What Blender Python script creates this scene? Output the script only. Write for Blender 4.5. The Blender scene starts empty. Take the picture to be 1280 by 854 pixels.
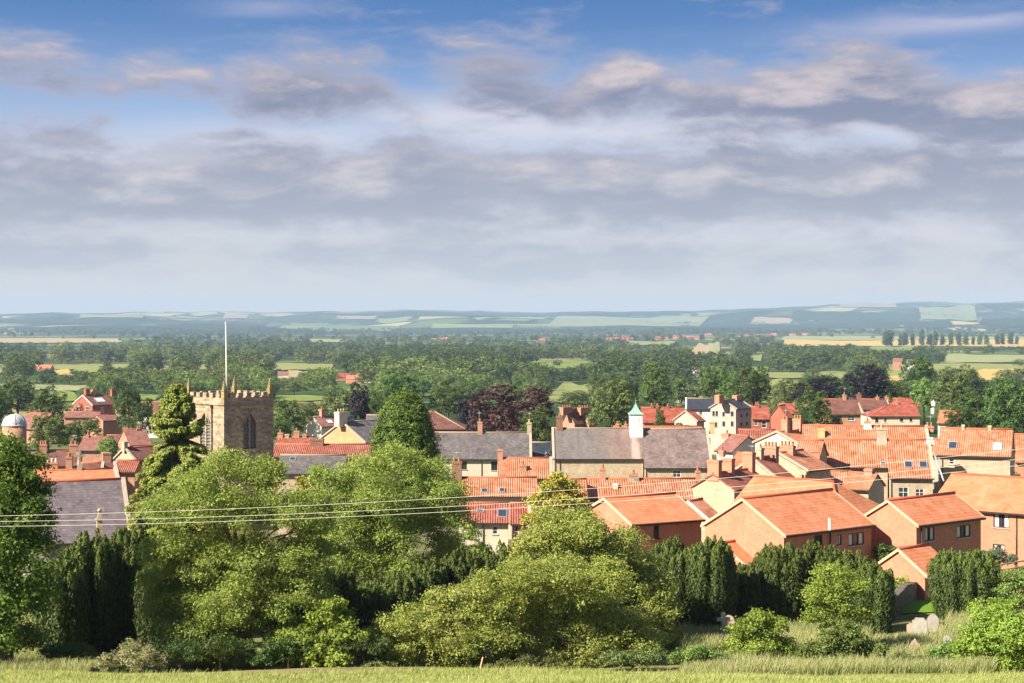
import bpy, math, random
import numpy as np
from mathutils import Vector, Matrix
R = math.radians
F = 2133.33          # focal length in photo pixels (1280 wide): a 60 mm lens
HY = 404.0           # photo row of the horizon at eye level
scene = bpy.context.scene
COL = scene.collection
SUN_AZ, SUN_EL = 57.0, 36.0      # degrees to the left of straight-behind-the-camera, and up
SUNV = Vector((-math.sin(R(SUN_AZ))*math.cos(R(SUN_EL)), -math.cos(R(SUN_AZ))*math.cos(R(SUN_EL)), math.sin(R(SUN_EL))))
EXPO = 1.4

# ------------------------------------------------------------------ tagging
def tag(o, label=None, cat=None, group=None, kind=None):
    if label: o['label'] = label
    if cat: o['category'] = cat
    if group: o['group'] = group
    if kind: o['kind'] = kind
    return o
def empty(name, loc, rz=0.0):
    o = bpy.data.objects.new(name, None); COL.objects.link(o)
    o.location = loc; o.rotation_euler = (0, 0, rz); o.empty_display_size = .5
    return o
def P(px, py, Y): return Vector(((px-640)*Y/F, Y, (HY-py)*Y/F))

# ------------------------------------------------------------------ terrain
_YS = [-60, 0, 20, 50, 60, 66, 80, 115, 125, 160, 200, 260, 350, 440, 500, 700, 1000, 1600, 3000, 6500]
_ZS = [6.0, -1.7, -5.1, -10.55, -12.4, -13.9, -16.1, -18.1, -19.4, -22.2, -23.6, -24.3, -25.0, -28.0, -30, -34, -38, -43, -48, -45]
_SKX = [-200, 0, 60, 130, 330, 560, 640, 780, 850, 900, 950, 1000, 1050, 1100, 1150, 1200, 1280, 1500]
_SKY = [393, 392, 390.5, 391, 389.5, 388, 389.5, 389.5, 390, 386.5, 385.5, 382, 380.5, 379.5, 377.5, 378.5, 376.5, 378]
def ground(x, y):
    x = np.asarray(x, float); y = np.asarray(y, float)
    z = np.interp(y, _YS, _ZS)
    z = z + np.where(y > 20, 0.10*np.sin(x*.31+y*.13)+.08*np.sin(x*.17-y*.4+1), 0)*np.clip((y-20)/30, 0, 1)
    z = z + 1.2*np.sin(x*.006+1.3)*np.sin(y*.004+x*.002)*np.clip((y-500)/500, 0, 1)
    yy = np.maximum(y, 1.0)
    px = 640+F*x/yy
    sky = np.interp(px, _SKX, _SKY)
    sky = sky+.7*np.sin(px*.021)+.55*np.sin(px*.057+1)+.35*np.sin(px*.13+2)
    s = np.clip((y-6500)/7500, 0, 1)
    top = (HY-sky)/F*14000
    hill = -45*(1-s**1.25)+top*s**1.25
    und = 1.5*(13*np.sin(y*.0037+x*.0011+.5)+11*np.sin(y*.0021-x*.0017+2.2)+9*np.sin(x*.0031+y*.0009)+5*np.sin(x*.008+y*.004))*np.sin(np.pi*np.clip(s*1.02, 0, 1))**.8
    far = np.clip((y-14000)/2500, 0, 1)
    h2 = hill+und-160*far
    return np.where(y > 6500, h2, z)
def gz(x, y): return float(ground(x, y))
def ray_ground(px, py, y0=45.0, y1=14000.0):
    a, b = (px-640)/F, (HY-py)/F
    ys = np.geomspace(y0, y1, 900)
    d = b*ys-ground(a*ys, ys)
    i = np.where(d <= 0)[0]
    if len(i) == 0: return None
    i = i[0]
    if i == 0: y = ys[0]
    else: y = ys[i-1]+(ys[i]-ys[i-1])*d[i-1]/(d[i-1]-d[i]+1e-12)
    return Vector((a*y, y, gz(a*y, y)))

# ------------------------------------------------------------------ node DSL
def srgb(*c):
    c = [v/255.0 for v in c]
    return tuple(v/12.92 if v <= .04045 else ((v+.055)/1.055)**2.4 for v in c)+(1.0,)
class NT:
    def __init__(s, tree): s.t = tree; s.n = tree.nodes; s.l = tree.links
    def node(s, typ, **kw):
        n = s.n.new(typ)
        for k, v in kw.items(): setattr(n, k, v)
        return n
    def put(s, sock, v):
        if isinstance(v, V): s.l.new(v.s, sock)
        elif isinstance(v, bpy.types.NodeSocket): s.l.new(v, sock)
        else:
            if sock.type == 'RGBA' and len(v) == 3: v = tuple(v)+(1.0,)
            sock.default_value = v
    def math(s, op, a, b=0.0, c=None, clamp=False):
        n = s.node('ShaderNodeMath', operation=op, use_clamp=clamp)
        s.put(n.inputs[0], a); s.put(n.inputs[1], b)
        if c is not None: s.put(n.inputs[2], c)
        return V(s, n.outputs[0])
    def mix(s, f, a, b, mode='MIX'):
        n = s.node('ShaderNodeMix', data_type='RGBA', blend_type=mode)
        s.put(n.inputs['Factor'], f)
        s.put(n.inputs[6], a); s.put(n.inputs[7], b)
        return V(s, n.outputs[2])
    def noise(s, vec, scale=1.0, detail=4.0, rough=.55, dim='3D', col=False, dist=0.0):
        n = s.node('ShaderNodeTexNoise', noise_dimensions=dim)
        if vec is not None: s.put(n.inputs['Vector'], vec)
        n.inputs['Scale'].default_value = scale; n.inputs['Detail'].default_value = detail
        n.inputs['Roughness'].default_value = rough; n.inputs['Distortion'].default_value = dist
        return V(s, n.outputs[1 if col else 0])
    def voronoi(s, vec, scale=1.0, feature='F1'):
        n = s.node('ShaderNodeTexVoronoi', feature=feature)
        s.put(n.inputs['Vector'], vec); n.inputs['Scale'].default_value = scale
        return n
    def xyz(s, x, y, z):
        n = s.node('ShaderNodeCombineXYZ')
        for i, v in enumerate((x, y, z)): s.put(n.inputs[i], v)
        return V(s, n.outputs[0])
    def sep(s, v):
        n = s.node('ShaderNodeSeparateXYZ'); s.put(n.inputs[0], v)
        return [V(s, o) for o in n.outputs]
    def ramp(s, v, lo, hi):      # smoothstep
        n = s.node('ShaderNodeMapRange', interpolation_type='SMOOTHSTEP')
        s.put(n.inputs['Value'], v); s.put(n.inputs['From Min'], lo); s.put(n.inputs['From Max'], hi)
        return V(s, n.outputs[0])
    def cramp(s, v, stops):
        n = s.node('ShaderNodeValToRGB'); e = n.color_ramp.elements
        while len(e) < len(stops): e.new(.5)
        for el, (p, c) in zip(e, stops): el.position = p; el.color = tuple(c)[:3]+(1.0,)
        s.put(n.inputs[0], v); return V(s, n.outputs[0])
    def attr(s, name, out='Fac'):
        n = s.node('ShaderNodeAttribute', attribute_name=name); return V(s, n.outputs[out])
    def tc(s, out='Object'):
        n = s.node('ShaderNodeTexCoord'); return V(s, n.outputs[out])
    def geo(s, out='Position'):
        n = s.node('ShaderNodeNewGeometry'); return V(s, n.outputs[out])
    def rnd(s):
        n = s.node('ShaderNodeObjectInfo'); return V(s, n.outputs['Random'])
    def vmul(s, v, k):
        n = s.node('ShaderNodeVectorMath', operation='MULTIPLY'); s.put(n.inputs[0], v); n.inputs[1].default_value = k
        return V(s, n.outputs[0])
    def hsv(s, col, h=.5, sat=1.0, val=1.0):
        n = s.node('ShaderNodeHueSaturation'); s.put(n.inputs['Color'], col)
        s.put(n.inputs['Hue'], h); s.put(n.inputs['Saturation'], sat); s.put(n.inputs['Value'], val)
        return V(s, n.outputs[0])
    def bump(s, h, strength=.3, dist=.05):
        n = s.node('ShaderNodeBump'); s.put(n.inputs['Height'], h)
        n.inputs['Strength'].default_value = strength; n.inputs['Distance'].default_value = dist
        return V(s, n.outputs[0])
class V:
    def __init__(s, nt, sock): s.nt = nt; s.s = sock
    def __add__(s, o): return s.nt.math('ADD', s, o)
    __radd__ = __add__
    def __sub__(s, o): return s.nt.math('SUBTRACT', s, o)
    def __rsub__(s, o): return s.nt.math('SUBTRACT', o, s)
    def __mul__(s, o): return s.nt.math('MULTIPLY', s, o)
    __rmul__ = __mul__
    def __truediv__(s, o): return s.nt.math('DIVIDE', s, o)
    def clamp(s): return s.nt.math('ADD', s, 0.0, clamp=True)

def material(name, build, rough=.8, spec=.25):
    m = bpy.data.materials.new(name); m.use_nodes = True
    nt = NT(m.node_tree); nt.n.clear()
    out = nt.node('ShaderNodeOutputMaterial')
    b = nt.node('ShaderNodeBsdfPrincipled')
    b.inputs['Roughness'].default_value = rough; b.inputs['Specular IOR Level'].default_value = spec
    nt.l.new(b.outputs[0], out.inputs[0])
    build(nt, b, out)
    return m
def plain(name, c, rough=.6, spec=.3, metal=0.0, var=.12, sc=3.0):
    def f(nt, b, out):
        n = nt.noise(nt.tc('Object'), sc, 4)
        k = n*(2*var)+(1-var)
        col = nt.hsv(tuple(c)[:3], val=k)
        nt.put(b.inputs['Base Color'], col); b.inputs['Metallic'].default_value = metal
    return material(name, f, rough, spec)

# wall materials (UV = metres along the wall, and up)
def masonry(name, c1, c2, mortar, bw, bh, msize=.012, stain=.25, bumpk=.4, mottled=.5):
    def f(nt, b, out):
        uv = nt.tc('UV')
        br = nt.node('ShaderNodeTexBrick'); nt.put(br.inputs['Vector'], uv)
        br.inputs['Scale'].default_value = 1.0
        br.inputs['Brick Width'].default_value = bw; br.inputs['Row Height'].default_value = bh
        br.inputs['Mortar Size'].default_value = msize; br.inputs['Mortar Smooth'].default_value = .3
        br.inputs['Color1'].default_value = tuple(c1)[:3]+(1,); br.inputs['Color2'].default_value = tuple(c2)[:3]+(1,)
        br.inputs['Mortar'].default_value = tuple(mortar)[:3]+(1,)
        col = V(nt, br.outputs['Color'])
        big = nt.noise(nt.tc('Object'), .55, 5, .6)
        fine = nt.noise(nt.tc('Object'), 3.2, 4, .65)
        k = (big-.5)*(2.6*stain)+(fine-.5)*mottled+1.0
        col = nt.hsv(col, val=k, h=(big-.5)*.015+.5, sat=(fine-.5)*-.3+1.05)
        # rain streaks, longer down than across
        st = nt.noise(nt.vmul(nt.tc('Object'), (1.6, 1.6, .22)), 1.0, 3)
        col = nt.mix(nt.ramp(st, .56, .75)*.35, col, tuple(v*.55 for v in tuple(mortar)[:3]))
        nt.put(b.inputs['Base Color'], col)
        nt.put(b.inputs['Normal'], nt.bump(V(nt, br.outputs['Fac'])*-1.0+fine*.6, bumpk, .02))
    return material(name, f, .9, .15)
# roof materials (UV = metres along the eave, and up the slope)
def tiles(name, c1, c2, c3, tw, th, pan=0.0, line=.5, lichen=0.0, var=.4, rough=.75, weather=1.45):
    def f(nt, b, out):
        uv = nt.tc('UV'); u, v, _ = nt.sep(uv)
        big = nt.noise(nt.tc('Object'), .35, 5, .62)
        mid = nt.noise(nt.tc('Object'), 1.6, 4, .6)
        cu = nt.math('FLOOR', u/tw); cv = nt.math('FLOOR', v/th)
        wn = nt.node('ShaderNodeTexWhiteNoise', noise_dimensions='2D'); nt.put(wn.inputs['Vector'], nt.xyz(cu, cv, 0.0))
        rnd = V(nt, wn.outputs['Value'])
        col = nt.mix(nt.ramp(big*.6+mid*.4, .38, .62), tuple(c1)[:3], tuple(c2)[:3])
        col = nt.mix(nt.ramp(rnd, .55, 1.0)*.55, col, tuple(c3)[:3])
        blot = nt.noise(nt.tc('Object'), .8, 6, .7)
        col = nt.hsv(col, val=(rnd-.5)*var+(mid-.5)*.45+(blot-.5)*(.9*weather)+1.0, h=(big-.5)*.02+.5, sat=(blot-.5)*(-.5*weather)+1.0)
        if lichen:
            li = nt.noise(nt.tc('Object'), 2.3, 6, .7)
            col = nt.mix(nt.ramp(li, .56, .72)*lichen, col, (.33, .27, .14))
        fv = nt.math('FRACT', v/th); fu = nt.math('FRACT', u/tw)
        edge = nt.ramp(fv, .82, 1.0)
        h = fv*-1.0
        if pan:
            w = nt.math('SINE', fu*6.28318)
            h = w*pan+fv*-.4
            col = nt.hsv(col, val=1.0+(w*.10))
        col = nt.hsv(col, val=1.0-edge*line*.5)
        nt.put(b.inputs['Base Color'], col)
        nt.put(b.inputs['Normal'], nt.bump(h, .8, .045))
    return material(name, f, rough, .2)

def leafmat(name, c1, c2, c3=None, transl=.36, hue=.004, valr=.05, rough=.55):
    """c1 young/bright leaf, c2 old/dark leaf (per leaf; yew and spruce paint lit tips with them), c3 whole-branch variation"""
    def f(nt, b, out):
        r = nt.attr('leafvar')
        col = nt.mix(r, tuple(c2)[:3], tuple(c1)[:3])
        if c3:
            n = nt.noise(nt.tc('Object'), .55, 3)
            col = nt.mix(nt.ramp(n, .5, .72)*.6, col, tuple(c3)[:3])
        o = nt.rnd()
        col = nt.hsv(col, h=(o-.5)*(2*hue)+.5, val=(o-.5)*(2*valr)+1.0)
        nt.put(b.inputs['Base Color'], col)
        t = nt.node('ShaderNodeBsdfTranslucent'); nt.put(t.inputs[0], nt.hsv(col, h=.485, sat=1.1, val=1.25))
        m = nt.node('ShaderNodeMixShader'); m.inputs[0].default_value = transl
        nt.l.new(b.outputs[0], m.inputs[1]); nt.l.new(t.outputs[0], m.inputs[2]); nt.l.new(m.outputs[0], out.inputs[0])
    return material(name, f, rough, .25)

# ------------------------------------------------------------------ mesh builder for hard surfaces
class MB:
    def __init__(s): s.v = []; s.f = []; s.m = []; s.smooth = []
    def face(s, pts, mat=0, smooth=False):
        i = len(s.v); s.v += [tuple(p) for p in pts]; s.f.append(tuple(range(i, i+len(pts)))); s.m.append(mat); s.smooth.append(smooth)
    def box(s, x0, y0, z0, x1, y1, z1, mat=0):
        a = [(x0, y0, z0), (x1, y0, z0), (x1, y1, z0), (x0, y1, z0), (x0, y0, z1), (x1, y0, z1), (x1, y1, z1), (x0, y1, z1)]
        for q in ((0, 3, 2, 1), (4, 5, 6, 7), (0, 1, 5, 4), (1, 2, 6, 5), (2, 3, 7, 6), (3, 0, 4, 7)):
            s.face([a[k] for k in q], mat)
    def frustum(s, x, y, z0, z1, a0, b0, a1, b1, mat=0):
        q0 = [(x-a0, y-b0, z0), (x+a0, y-b0, z0), (x+a0, y+b0, z0), (x-a0, y+b0, z0)]
        q1 = [(x-a1, y-b1, z1), (x+a1, y-b1, z1), (x+a1, y+b1, z1), (x-a1, y+b1, z1)]
        for k in range(4):
            s.face([q0[k], q0[(k+1) % 4], q1[(k+1) % 4], q1[k]], mat)
        s.face(q1, mat); s.face(q0[::-1], mat)
    def lathe(s, x, y, prof, n=12, mat=0, smooth=True, cap=True):
        ring = lambda r, z: [(x+r*math.cos(2*math.pi*k/n), y+r*math.sin(2*math.pi*k/n), z) for k in range(n)]
        rs = [ring(r, z) for r, z in prof]
        for a, b in zip(rs, rs[1:]):
            for k in range(n): s.face([a[k], a[(k+1) % n], b[(k+1) % n], b[k]], mat, smooth)
        if cap: s.face(rs[-1], mat); s.face(rs[0][::-1], mat)
    def tube(s, pts, rad, n=8, mat=0):
        pts = [Vector(p) for p in pts]; rings = []
        for i, p in enumerate(pts):
            d = (pts[min(i+1, len(pts)-1)]-pts[max(i-1, 0)]).normalized()
            a = d.cross(Vector((0, 0, 1)) if abs(d.z) < .9 else Vector((1, 0, 0))).normalized(); b = d.cross(a)
            r = rad[i] if hasattr(rad, '__len__') else rad
            rings.append([p+(a*math.cos(2*math.pi*k/n)+b*math.sin(2*math.pi*k/n))*r for k in range(n)])
        for a, b in zip(rings, rings[1:]):
            for k in range(n): s.face([a[k], b[k], b[(k+1) % n], a[(k+1) % n]], mat, True)
        s.face(rings[-1][::-1], mat); s.face(rings[0], mat)
    def prism(s, poly, d, mat=0):      # extrude polygon (3d pts) along vector d
        d = Vector(d); p0 = [Vector(p) for p in poly]; p1 = [p+d for p in p0]; n = len(p0)
        s.face(p0, mat); s.face(p1[::-1], mat)
        for k in range(n): s.face([p0[(k+1) % n], p0[k], p1[k], p1[(k+1) % n]], mat)
    def build(s, name, mats, parent=None, weld=True):
        me = bpy.data.meshes.new(name); me.from_pydata(s.v, [], s.f); me.update()
        for m in (mats if isinstance(mats, (list, tuple)) else [mats]): me.materials.append(m)
        me.polygons.foreach_set('material_index', s.m); me.polygons.foreach_set('use_smooth', s.smooth)
        uv = me.uv_layers.new(name='UVMap'); Z = Vector((0, 0, 1)); buf = np.empty(len(me.loops)*2)
        for p in me.polygons:
            n = p.normal
            t = Vector((1, 0, 0)) if abs(n.z) > .995 else Z.cross(n).normalized()
            b = n.cross(t)
            for li in p.loop_indices:
                co = me.vertices[me.loops[li].vertex_index].co
                buf[li*2] = co.dot(t); buf[li*2+1] = co.dot(b)
        uv.data.foreach_set('uv', buf)
        import bmesh
        bm = bmesh.new(); bm.from_mesh(me)
        if weld: bmesh.ops.remove_doubles(bm, verts=bm.verts, dist=.0005)
        bmesh.ops.recalc_face_normals(bm, faces=bm.faces)
        bm.to_mesh(me); bm.free()
        o = bpy.data.objects.new(name, me); COL.objects.link(o)
        if parent: o.parent = parent
        return o
def np_mesh(name, verts, quads, mat, leafvar=None):
    me = bpy.data.meshes.new(name); n = len(verts); m = len(quads)
    me.vertices.add(n); me.vertices.foreach_set('co', np.ascontiguousarray(verts, np.float32).ravel())
    me.loops.add(m*4); me.loops.foreach_set('vertex_index', np.ascontiguousarray(quads, np.int32).ravel())
    me.polygons.add(m); me.polygons.foreach_set('loop_start', np.arange(m, dtype=np.int32)*4)
    for q in (mat if isinstance(mat, (list, tuple)) else [mat]): me.materials.append(q)
    if leafvar is not None:
        a = me.attributes.new('leafvar', 'FLOAT', 'FACE'); a.data.foreach_set('value', np.ascontiguousarray(leafvar, np.float32))
    me.update(calc_edges=True)
    return me
def link(name, me, parent=None):
    o = bpy.data.objects.new(name, me); COL.objects.link(o)
    if parent: o.parent = parent
    return o
# ------------------------------------------------------------------ materials
M = {}
M['brick']   = masonry('orange red brick', (0.480, 0.210, 0.140), (0.415, 0.165, 0.100), (0.460, 0.280, 0.200), .225, .075, .01, .12, .2, .22)
M['brickd']  = masonry('dark red brick', (0.330, 0.105, 0.075), (0.260, 0.070, 0.050), (0.300, 0.180, 0.140), .225, .075, .01, .15, .2, .3)
M['brickp']  = masonry('pink brick', (0.435, 0.217, 0.148), (0.365, 0.157, 0.104), (0.400, 0.296, 0.226), .225, .075, .01, .2, .2, .3)
M['brickb']  = masonry('brown weathered brick', (0.261, 0.131, 0.087), (0.191, 0.087, 0.061), (0.244, 0.174, 0.131), .225, .075, .01, .2, .2, .3)
M['stone']   = masonry('cream limestone', (0.455, 0.365, 0.265), (0.375, 0.300, 0.210), (0.400, 0.330, 0.240), .42, .19, .016, .22, .5, .45)
M['stonet']  = masonry('weathered tower stone', (0.420, 0.340, 0.240), (0.210, 0.160, 0.115), (0.300, 0.245, 0.175), .52, .27, .022, .35, .8, .9)
M['stoneg']  = masonry('pale grey stone', (0.400, 0.370, 0.320), (0.340, 0.310, 0.270), (0.370, 0.340, 0.300), .4, .2, .015, .15, .4, .3)
M['cream']   = masonry('cream render', (0.530, 0.475, 0.370), (0.500, 0.450, 0.350), (0.470, 0.420, 0.330), 3.0, 2.0, .004, .14, .15, .15)
M['peach']   = masonry('peach render', (0.447, 0.276, 0.158), (0.431, 0.253, 0.144), (0.415, 0.253, 0.144), 3.0, 2.0, .004, .12, .15, .15)
M['white']   = masonry('white render', (0.609, 0.583, 0.522), (0.574, 0.548, 0.487), (0.539, 0.513, 0.461), 3.0, 2.0, .004, .12, .1, .12)
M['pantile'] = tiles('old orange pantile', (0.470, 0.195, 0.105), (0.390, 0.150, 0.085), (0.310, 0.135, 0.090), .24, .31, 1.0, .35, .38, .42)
M['pandark'] = tiles('weathered or shaded red pantile', (0.319, 0.109, 0.071), (0.252, 0.084, 0.059), (0.185, 0.071, 0.055), .24, .31, 1.0, .35, .3, .4)  # weathered roofs; its dark tone also paints shade on two crowded roofs
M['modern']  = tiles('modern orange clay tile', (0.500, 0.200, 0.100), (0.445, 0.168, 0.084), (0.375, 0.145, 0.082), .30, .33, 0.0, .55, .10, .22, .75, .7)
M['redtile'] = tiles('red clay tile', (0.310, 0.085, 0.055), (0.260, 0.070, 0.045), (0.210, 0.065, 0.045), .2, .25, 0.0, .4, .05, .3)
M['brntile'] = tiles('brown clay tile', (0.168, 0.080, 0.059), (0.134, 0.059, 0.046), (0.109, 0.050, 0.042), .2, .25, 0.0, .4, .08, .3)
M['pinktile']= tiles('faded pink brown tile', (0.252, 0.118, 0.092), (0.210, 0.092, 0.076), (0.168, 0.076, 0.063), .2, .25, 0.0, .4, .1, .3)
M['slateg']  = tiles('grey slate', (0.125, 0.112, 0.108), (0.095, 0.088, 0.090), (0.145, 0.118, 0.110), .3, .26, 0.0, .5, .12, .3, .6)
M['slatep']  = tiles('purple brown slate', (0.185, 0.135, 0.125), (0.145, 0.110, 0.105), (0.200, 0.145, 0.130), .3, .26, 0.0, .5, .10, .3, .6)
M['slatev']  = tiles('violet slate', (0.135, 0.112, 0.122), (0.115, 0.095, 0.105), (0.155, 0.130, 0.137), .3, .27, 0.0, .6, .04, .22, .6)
M['slated']  = tiles('dark blue slate', (0.038, 0.042, 0.055), (0.029, 0.034, 0.044), (0.050, 0.052, 0.063), .3, .26, 0.0, .4, .02, .3, .5)
M['ridge']   = plain('terracotta ridge', (0.348, 0.113, 0.061), .8, .2, 0, .25)
M['ridges']  = plain('stone ridge', (0.278, 0.209, 0.148), .85, .2, 0, .2)
M['ridger']  = plain('red ridge', (0.392, 0.096, 0.052), .8, .2, 0, .2)
M['coping']  = plain('stone coping', (0.370, 0.310, 0.240), .9, .15, 0, .22, 2.0)
M['verge']   = plain('pale mortar verge', (0.522, 0.348, 0.235), .9, .15, 0, .15)
M['whitep']  = plain('white paint', (0.679, 0.670, 0.644), .5, .35, 0, .05)
M['brownp']  = plain('dark brown paint', (.05,.03,.02), .5, .35, 0, .15)
M['blackp']  = plain('black paint', (.025,.022,.022), .5, .35, 0, .15)
M['greyp']   = plain('grey metal', (0.365, 0.374, 0.392), .5, .4, .3, .15)
M['lead']    = plain('lead flashing', (0.435, 0.409, 0.392), .6, .3, 0, .2)
M['pot']     = plain('terracotta chimney pot', (0.400, 0.174, 0.087), .8, .2, 0, .2)
M['poty']    = plain('buff chimney pot', (0.487, 0.383, 0.191), .8, .2, 0, .2)
M['copper']  = plain('green copper', (0.220, 0.370, 0.310), .6, .3, 0, .15)
M['moss']    = masonry('mossy stone', (0.310, 0.255, 0.140), (0.220, 0.175, 0.090), (0.190, 0.160, 0.080), .4, .2, .02, .3, .5, .6)
M['dome']    = plain('pale painted metal dome', (0.420, 0.420, 0.430), .45, .4, .0, .12)
M['timber']  = plain('weathered timber', (0.139, 0.104, 0.078), .85, .2, 0, .3)
M['louvre']  = plain('grey louvre boards', (0.150, 0.130, 0.120), .8, .2, 0, .3)
M['bark']    = plain('brown bark', (0.087, 0.065, 0.044), .95, .1, 0, .35, 6)
M['barkred'] = plain('reddish bark', (0.261, 0.131, 0.070), .95, .1, 0, .3, 6)
M['barkpale']= plain('pale grey bark', (0.261, 0.226, 0.165), .95, .1, 0, .25, 6)
M['wire']    = plain('bright wire', (0.652, 0.609, 0.539), .4, .5, 0, .03)
M['curtain'] = plain('white curtain', (0.626, 0.609, 0.574), .9, .1, 0, .1)
M['headstone']=plain('lichened headstone', (0.300, 0.280, 0.245), .95, .1, 0, .35, 3)
M['pinkstone']=plain('pink sandstone', (0.360, 0.270, 0.215), .95, .1, 0, .25, 3)
M['drywall'] = masonry('dry stone', (0.261, 0.217, 0.174), (0.174, 0.144, 0.113), (0.070, 0.061, 0.052), .35, .14, .03, .3, .8, .7)
def _glass(nt, b, out):
    n = nt.noise(nt.tc('Object'), 1.3, 2)
    nt.put(b.inputs['Base Color'], nt.mix(n, (.012,.014,.018), (.05,.055,.065)))
M['glass'] = material('window glass', _glass, .08, .6)
def _sky(nt, b, out):
    nt.put(b.inputs['Base Color'], (.03,.04,.06))
M['skyglass'] = material('rooflight glass', _sky, .12, .9)
def _skyw(nt, b, out):
    nt.put(b.inputs['Base Color'], (.6,.62,.64))
M['skyblind'] = material('rooflight with blind down', _skyw, .2, .6)

# ------------------------------------------------------------------ houses
def solve(px, p0, d):
    k = (px-640)/F; return (k*p0[1]-p0[0])/(d[0]-k*d[1])
HOUSES = {}
def wallgrid(mb, org, ud, W, z0, z1, ops, inw, depth=.12):
    """vertical wall from org along ud, width W, with openings (u0,u1,v0,v1); inw = inward normal"""
    org = Vector(org); ud = Vector(ud); inw = Vector(inw)
    us = sorted({0.0, W, *[a for o in ops for a in o[:2]]}); zs = sorted({z0, z1, *[a for o in ops for a in o[2:4]]})
    pt = lambda u, z: Vector((org.x, org.y, 0))+ud*u+Vector((0, 0, z))
    for ua, ub in zip(us, us[1:]):
        for za, zb in zip(zs, zs[1:]):
            cu, cz = (ua+ub)/2, (za+zb)/2
            if any(o[0] < cu < o[1] and o[2] < cz < o[3] for o in ops): continue
            mb.face([pt(ua, za), pt(ub, za), pt(ub, zb), pt(ua, zb)])
    for o in ops:
        a, b, c, d = pt(o[0], o[2]), pt(o[1], o[2]), pt(o[1], o[3]), pt(o[0], o[3]); i = inw*depth
        for p, q in ((a, b), (b, c), (c, d), (d, a)): mb.face([p, q, q+i, p+i])
def add_window(root, org, ud, inw, o, style):
    """frame bars (the part), pane and sill (its sub-parts) in the opening o=(u0,u1,z0,z1)"""
    org = Vector((org[0], org[1], 0)); ud = Vector(ud); inw = Vector(inw); Z = Vector((0, 0, 1))
    u0, u1, z0, z1 = o; w, h = u1-u0, z1-z0
    fm = {'sash': 'whitep', 'brown': 'brownp', 'plainwhite': 'whitep', 'curt': 'brownp', 'dark': 'blackp'}[style]
    f = MB()
    def bar(ua, ub, za, zb, d0=.03, d1=.09):
        f.prism([org+ud*ua+Z*za+inw*d0, org+ud*ub+Z*za+inw*d0, org+ud*ub+Z*zb+inw*d0, org+ud*ua+Z*zb+inw*d0], inw*(d1-d0))
    t = min(.07, w*.12)
    bar(u0, u0+t, z0, z1); bar(u1-t, u1, z0, z1); bar(u0+t, u1-t, z0, z0+t); bar(u0+t, u1-t, z1-t, z1)
    nv = max(1, round(w/.6)); 
    for k in range(1, nv): bar(u0+w*k/nv-t*.35, u0+w*k/nv+t*.35, z0+t, z1-t, .035, .085)
    if style in ('sash', 'plainwhite'):
        bar(u0+t, u1-t, z0+h*.5-t*.3, z0+h*.5+t*.3, .04, .08)
    wo = f.build('window', M[fm], root)
    def sheet(ua, ub, za, zb, d, m, name):
        g = MB(); g.prism([org+ud*ua+Z*za+inw*d, org+ud*ub+Z*za+inw*d, org+ud*ub+Z*zb+inw*d, org+ud*ua+Z*zb+inw*d], inw*.02)
        return g.build(name, m, wo)
    sheet(u0+.01, u1-.01, z0+.01, z1-.01, .10, M['glass'], 'pane')
    if style == 'curt':
        sheet(u0+t, u0+t+w*.26, z0+t, z1-t, .088, M['curtain'], 'curtain'); sheet(u1-t-w*.26, u1-t, z0+t, z1-t, .088, M['curtain'], 'curtain')
    g = MB(); g.prism([org+ud*(u0-.08)+Z*(z0-.09)-inw*.07, org+ud*(u1+.08)+Z*(z0-.09)-inw*.07, org+ud*(u1+.08)+Z*(z0-.004)-inw*.07, org+ud*(u0-.08)+Z*(z0-.004)-inw*.07], inw*.13)
    g.build('sill', M['coping'] if style != 'brown' else M['brownp'], wo)

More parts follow.
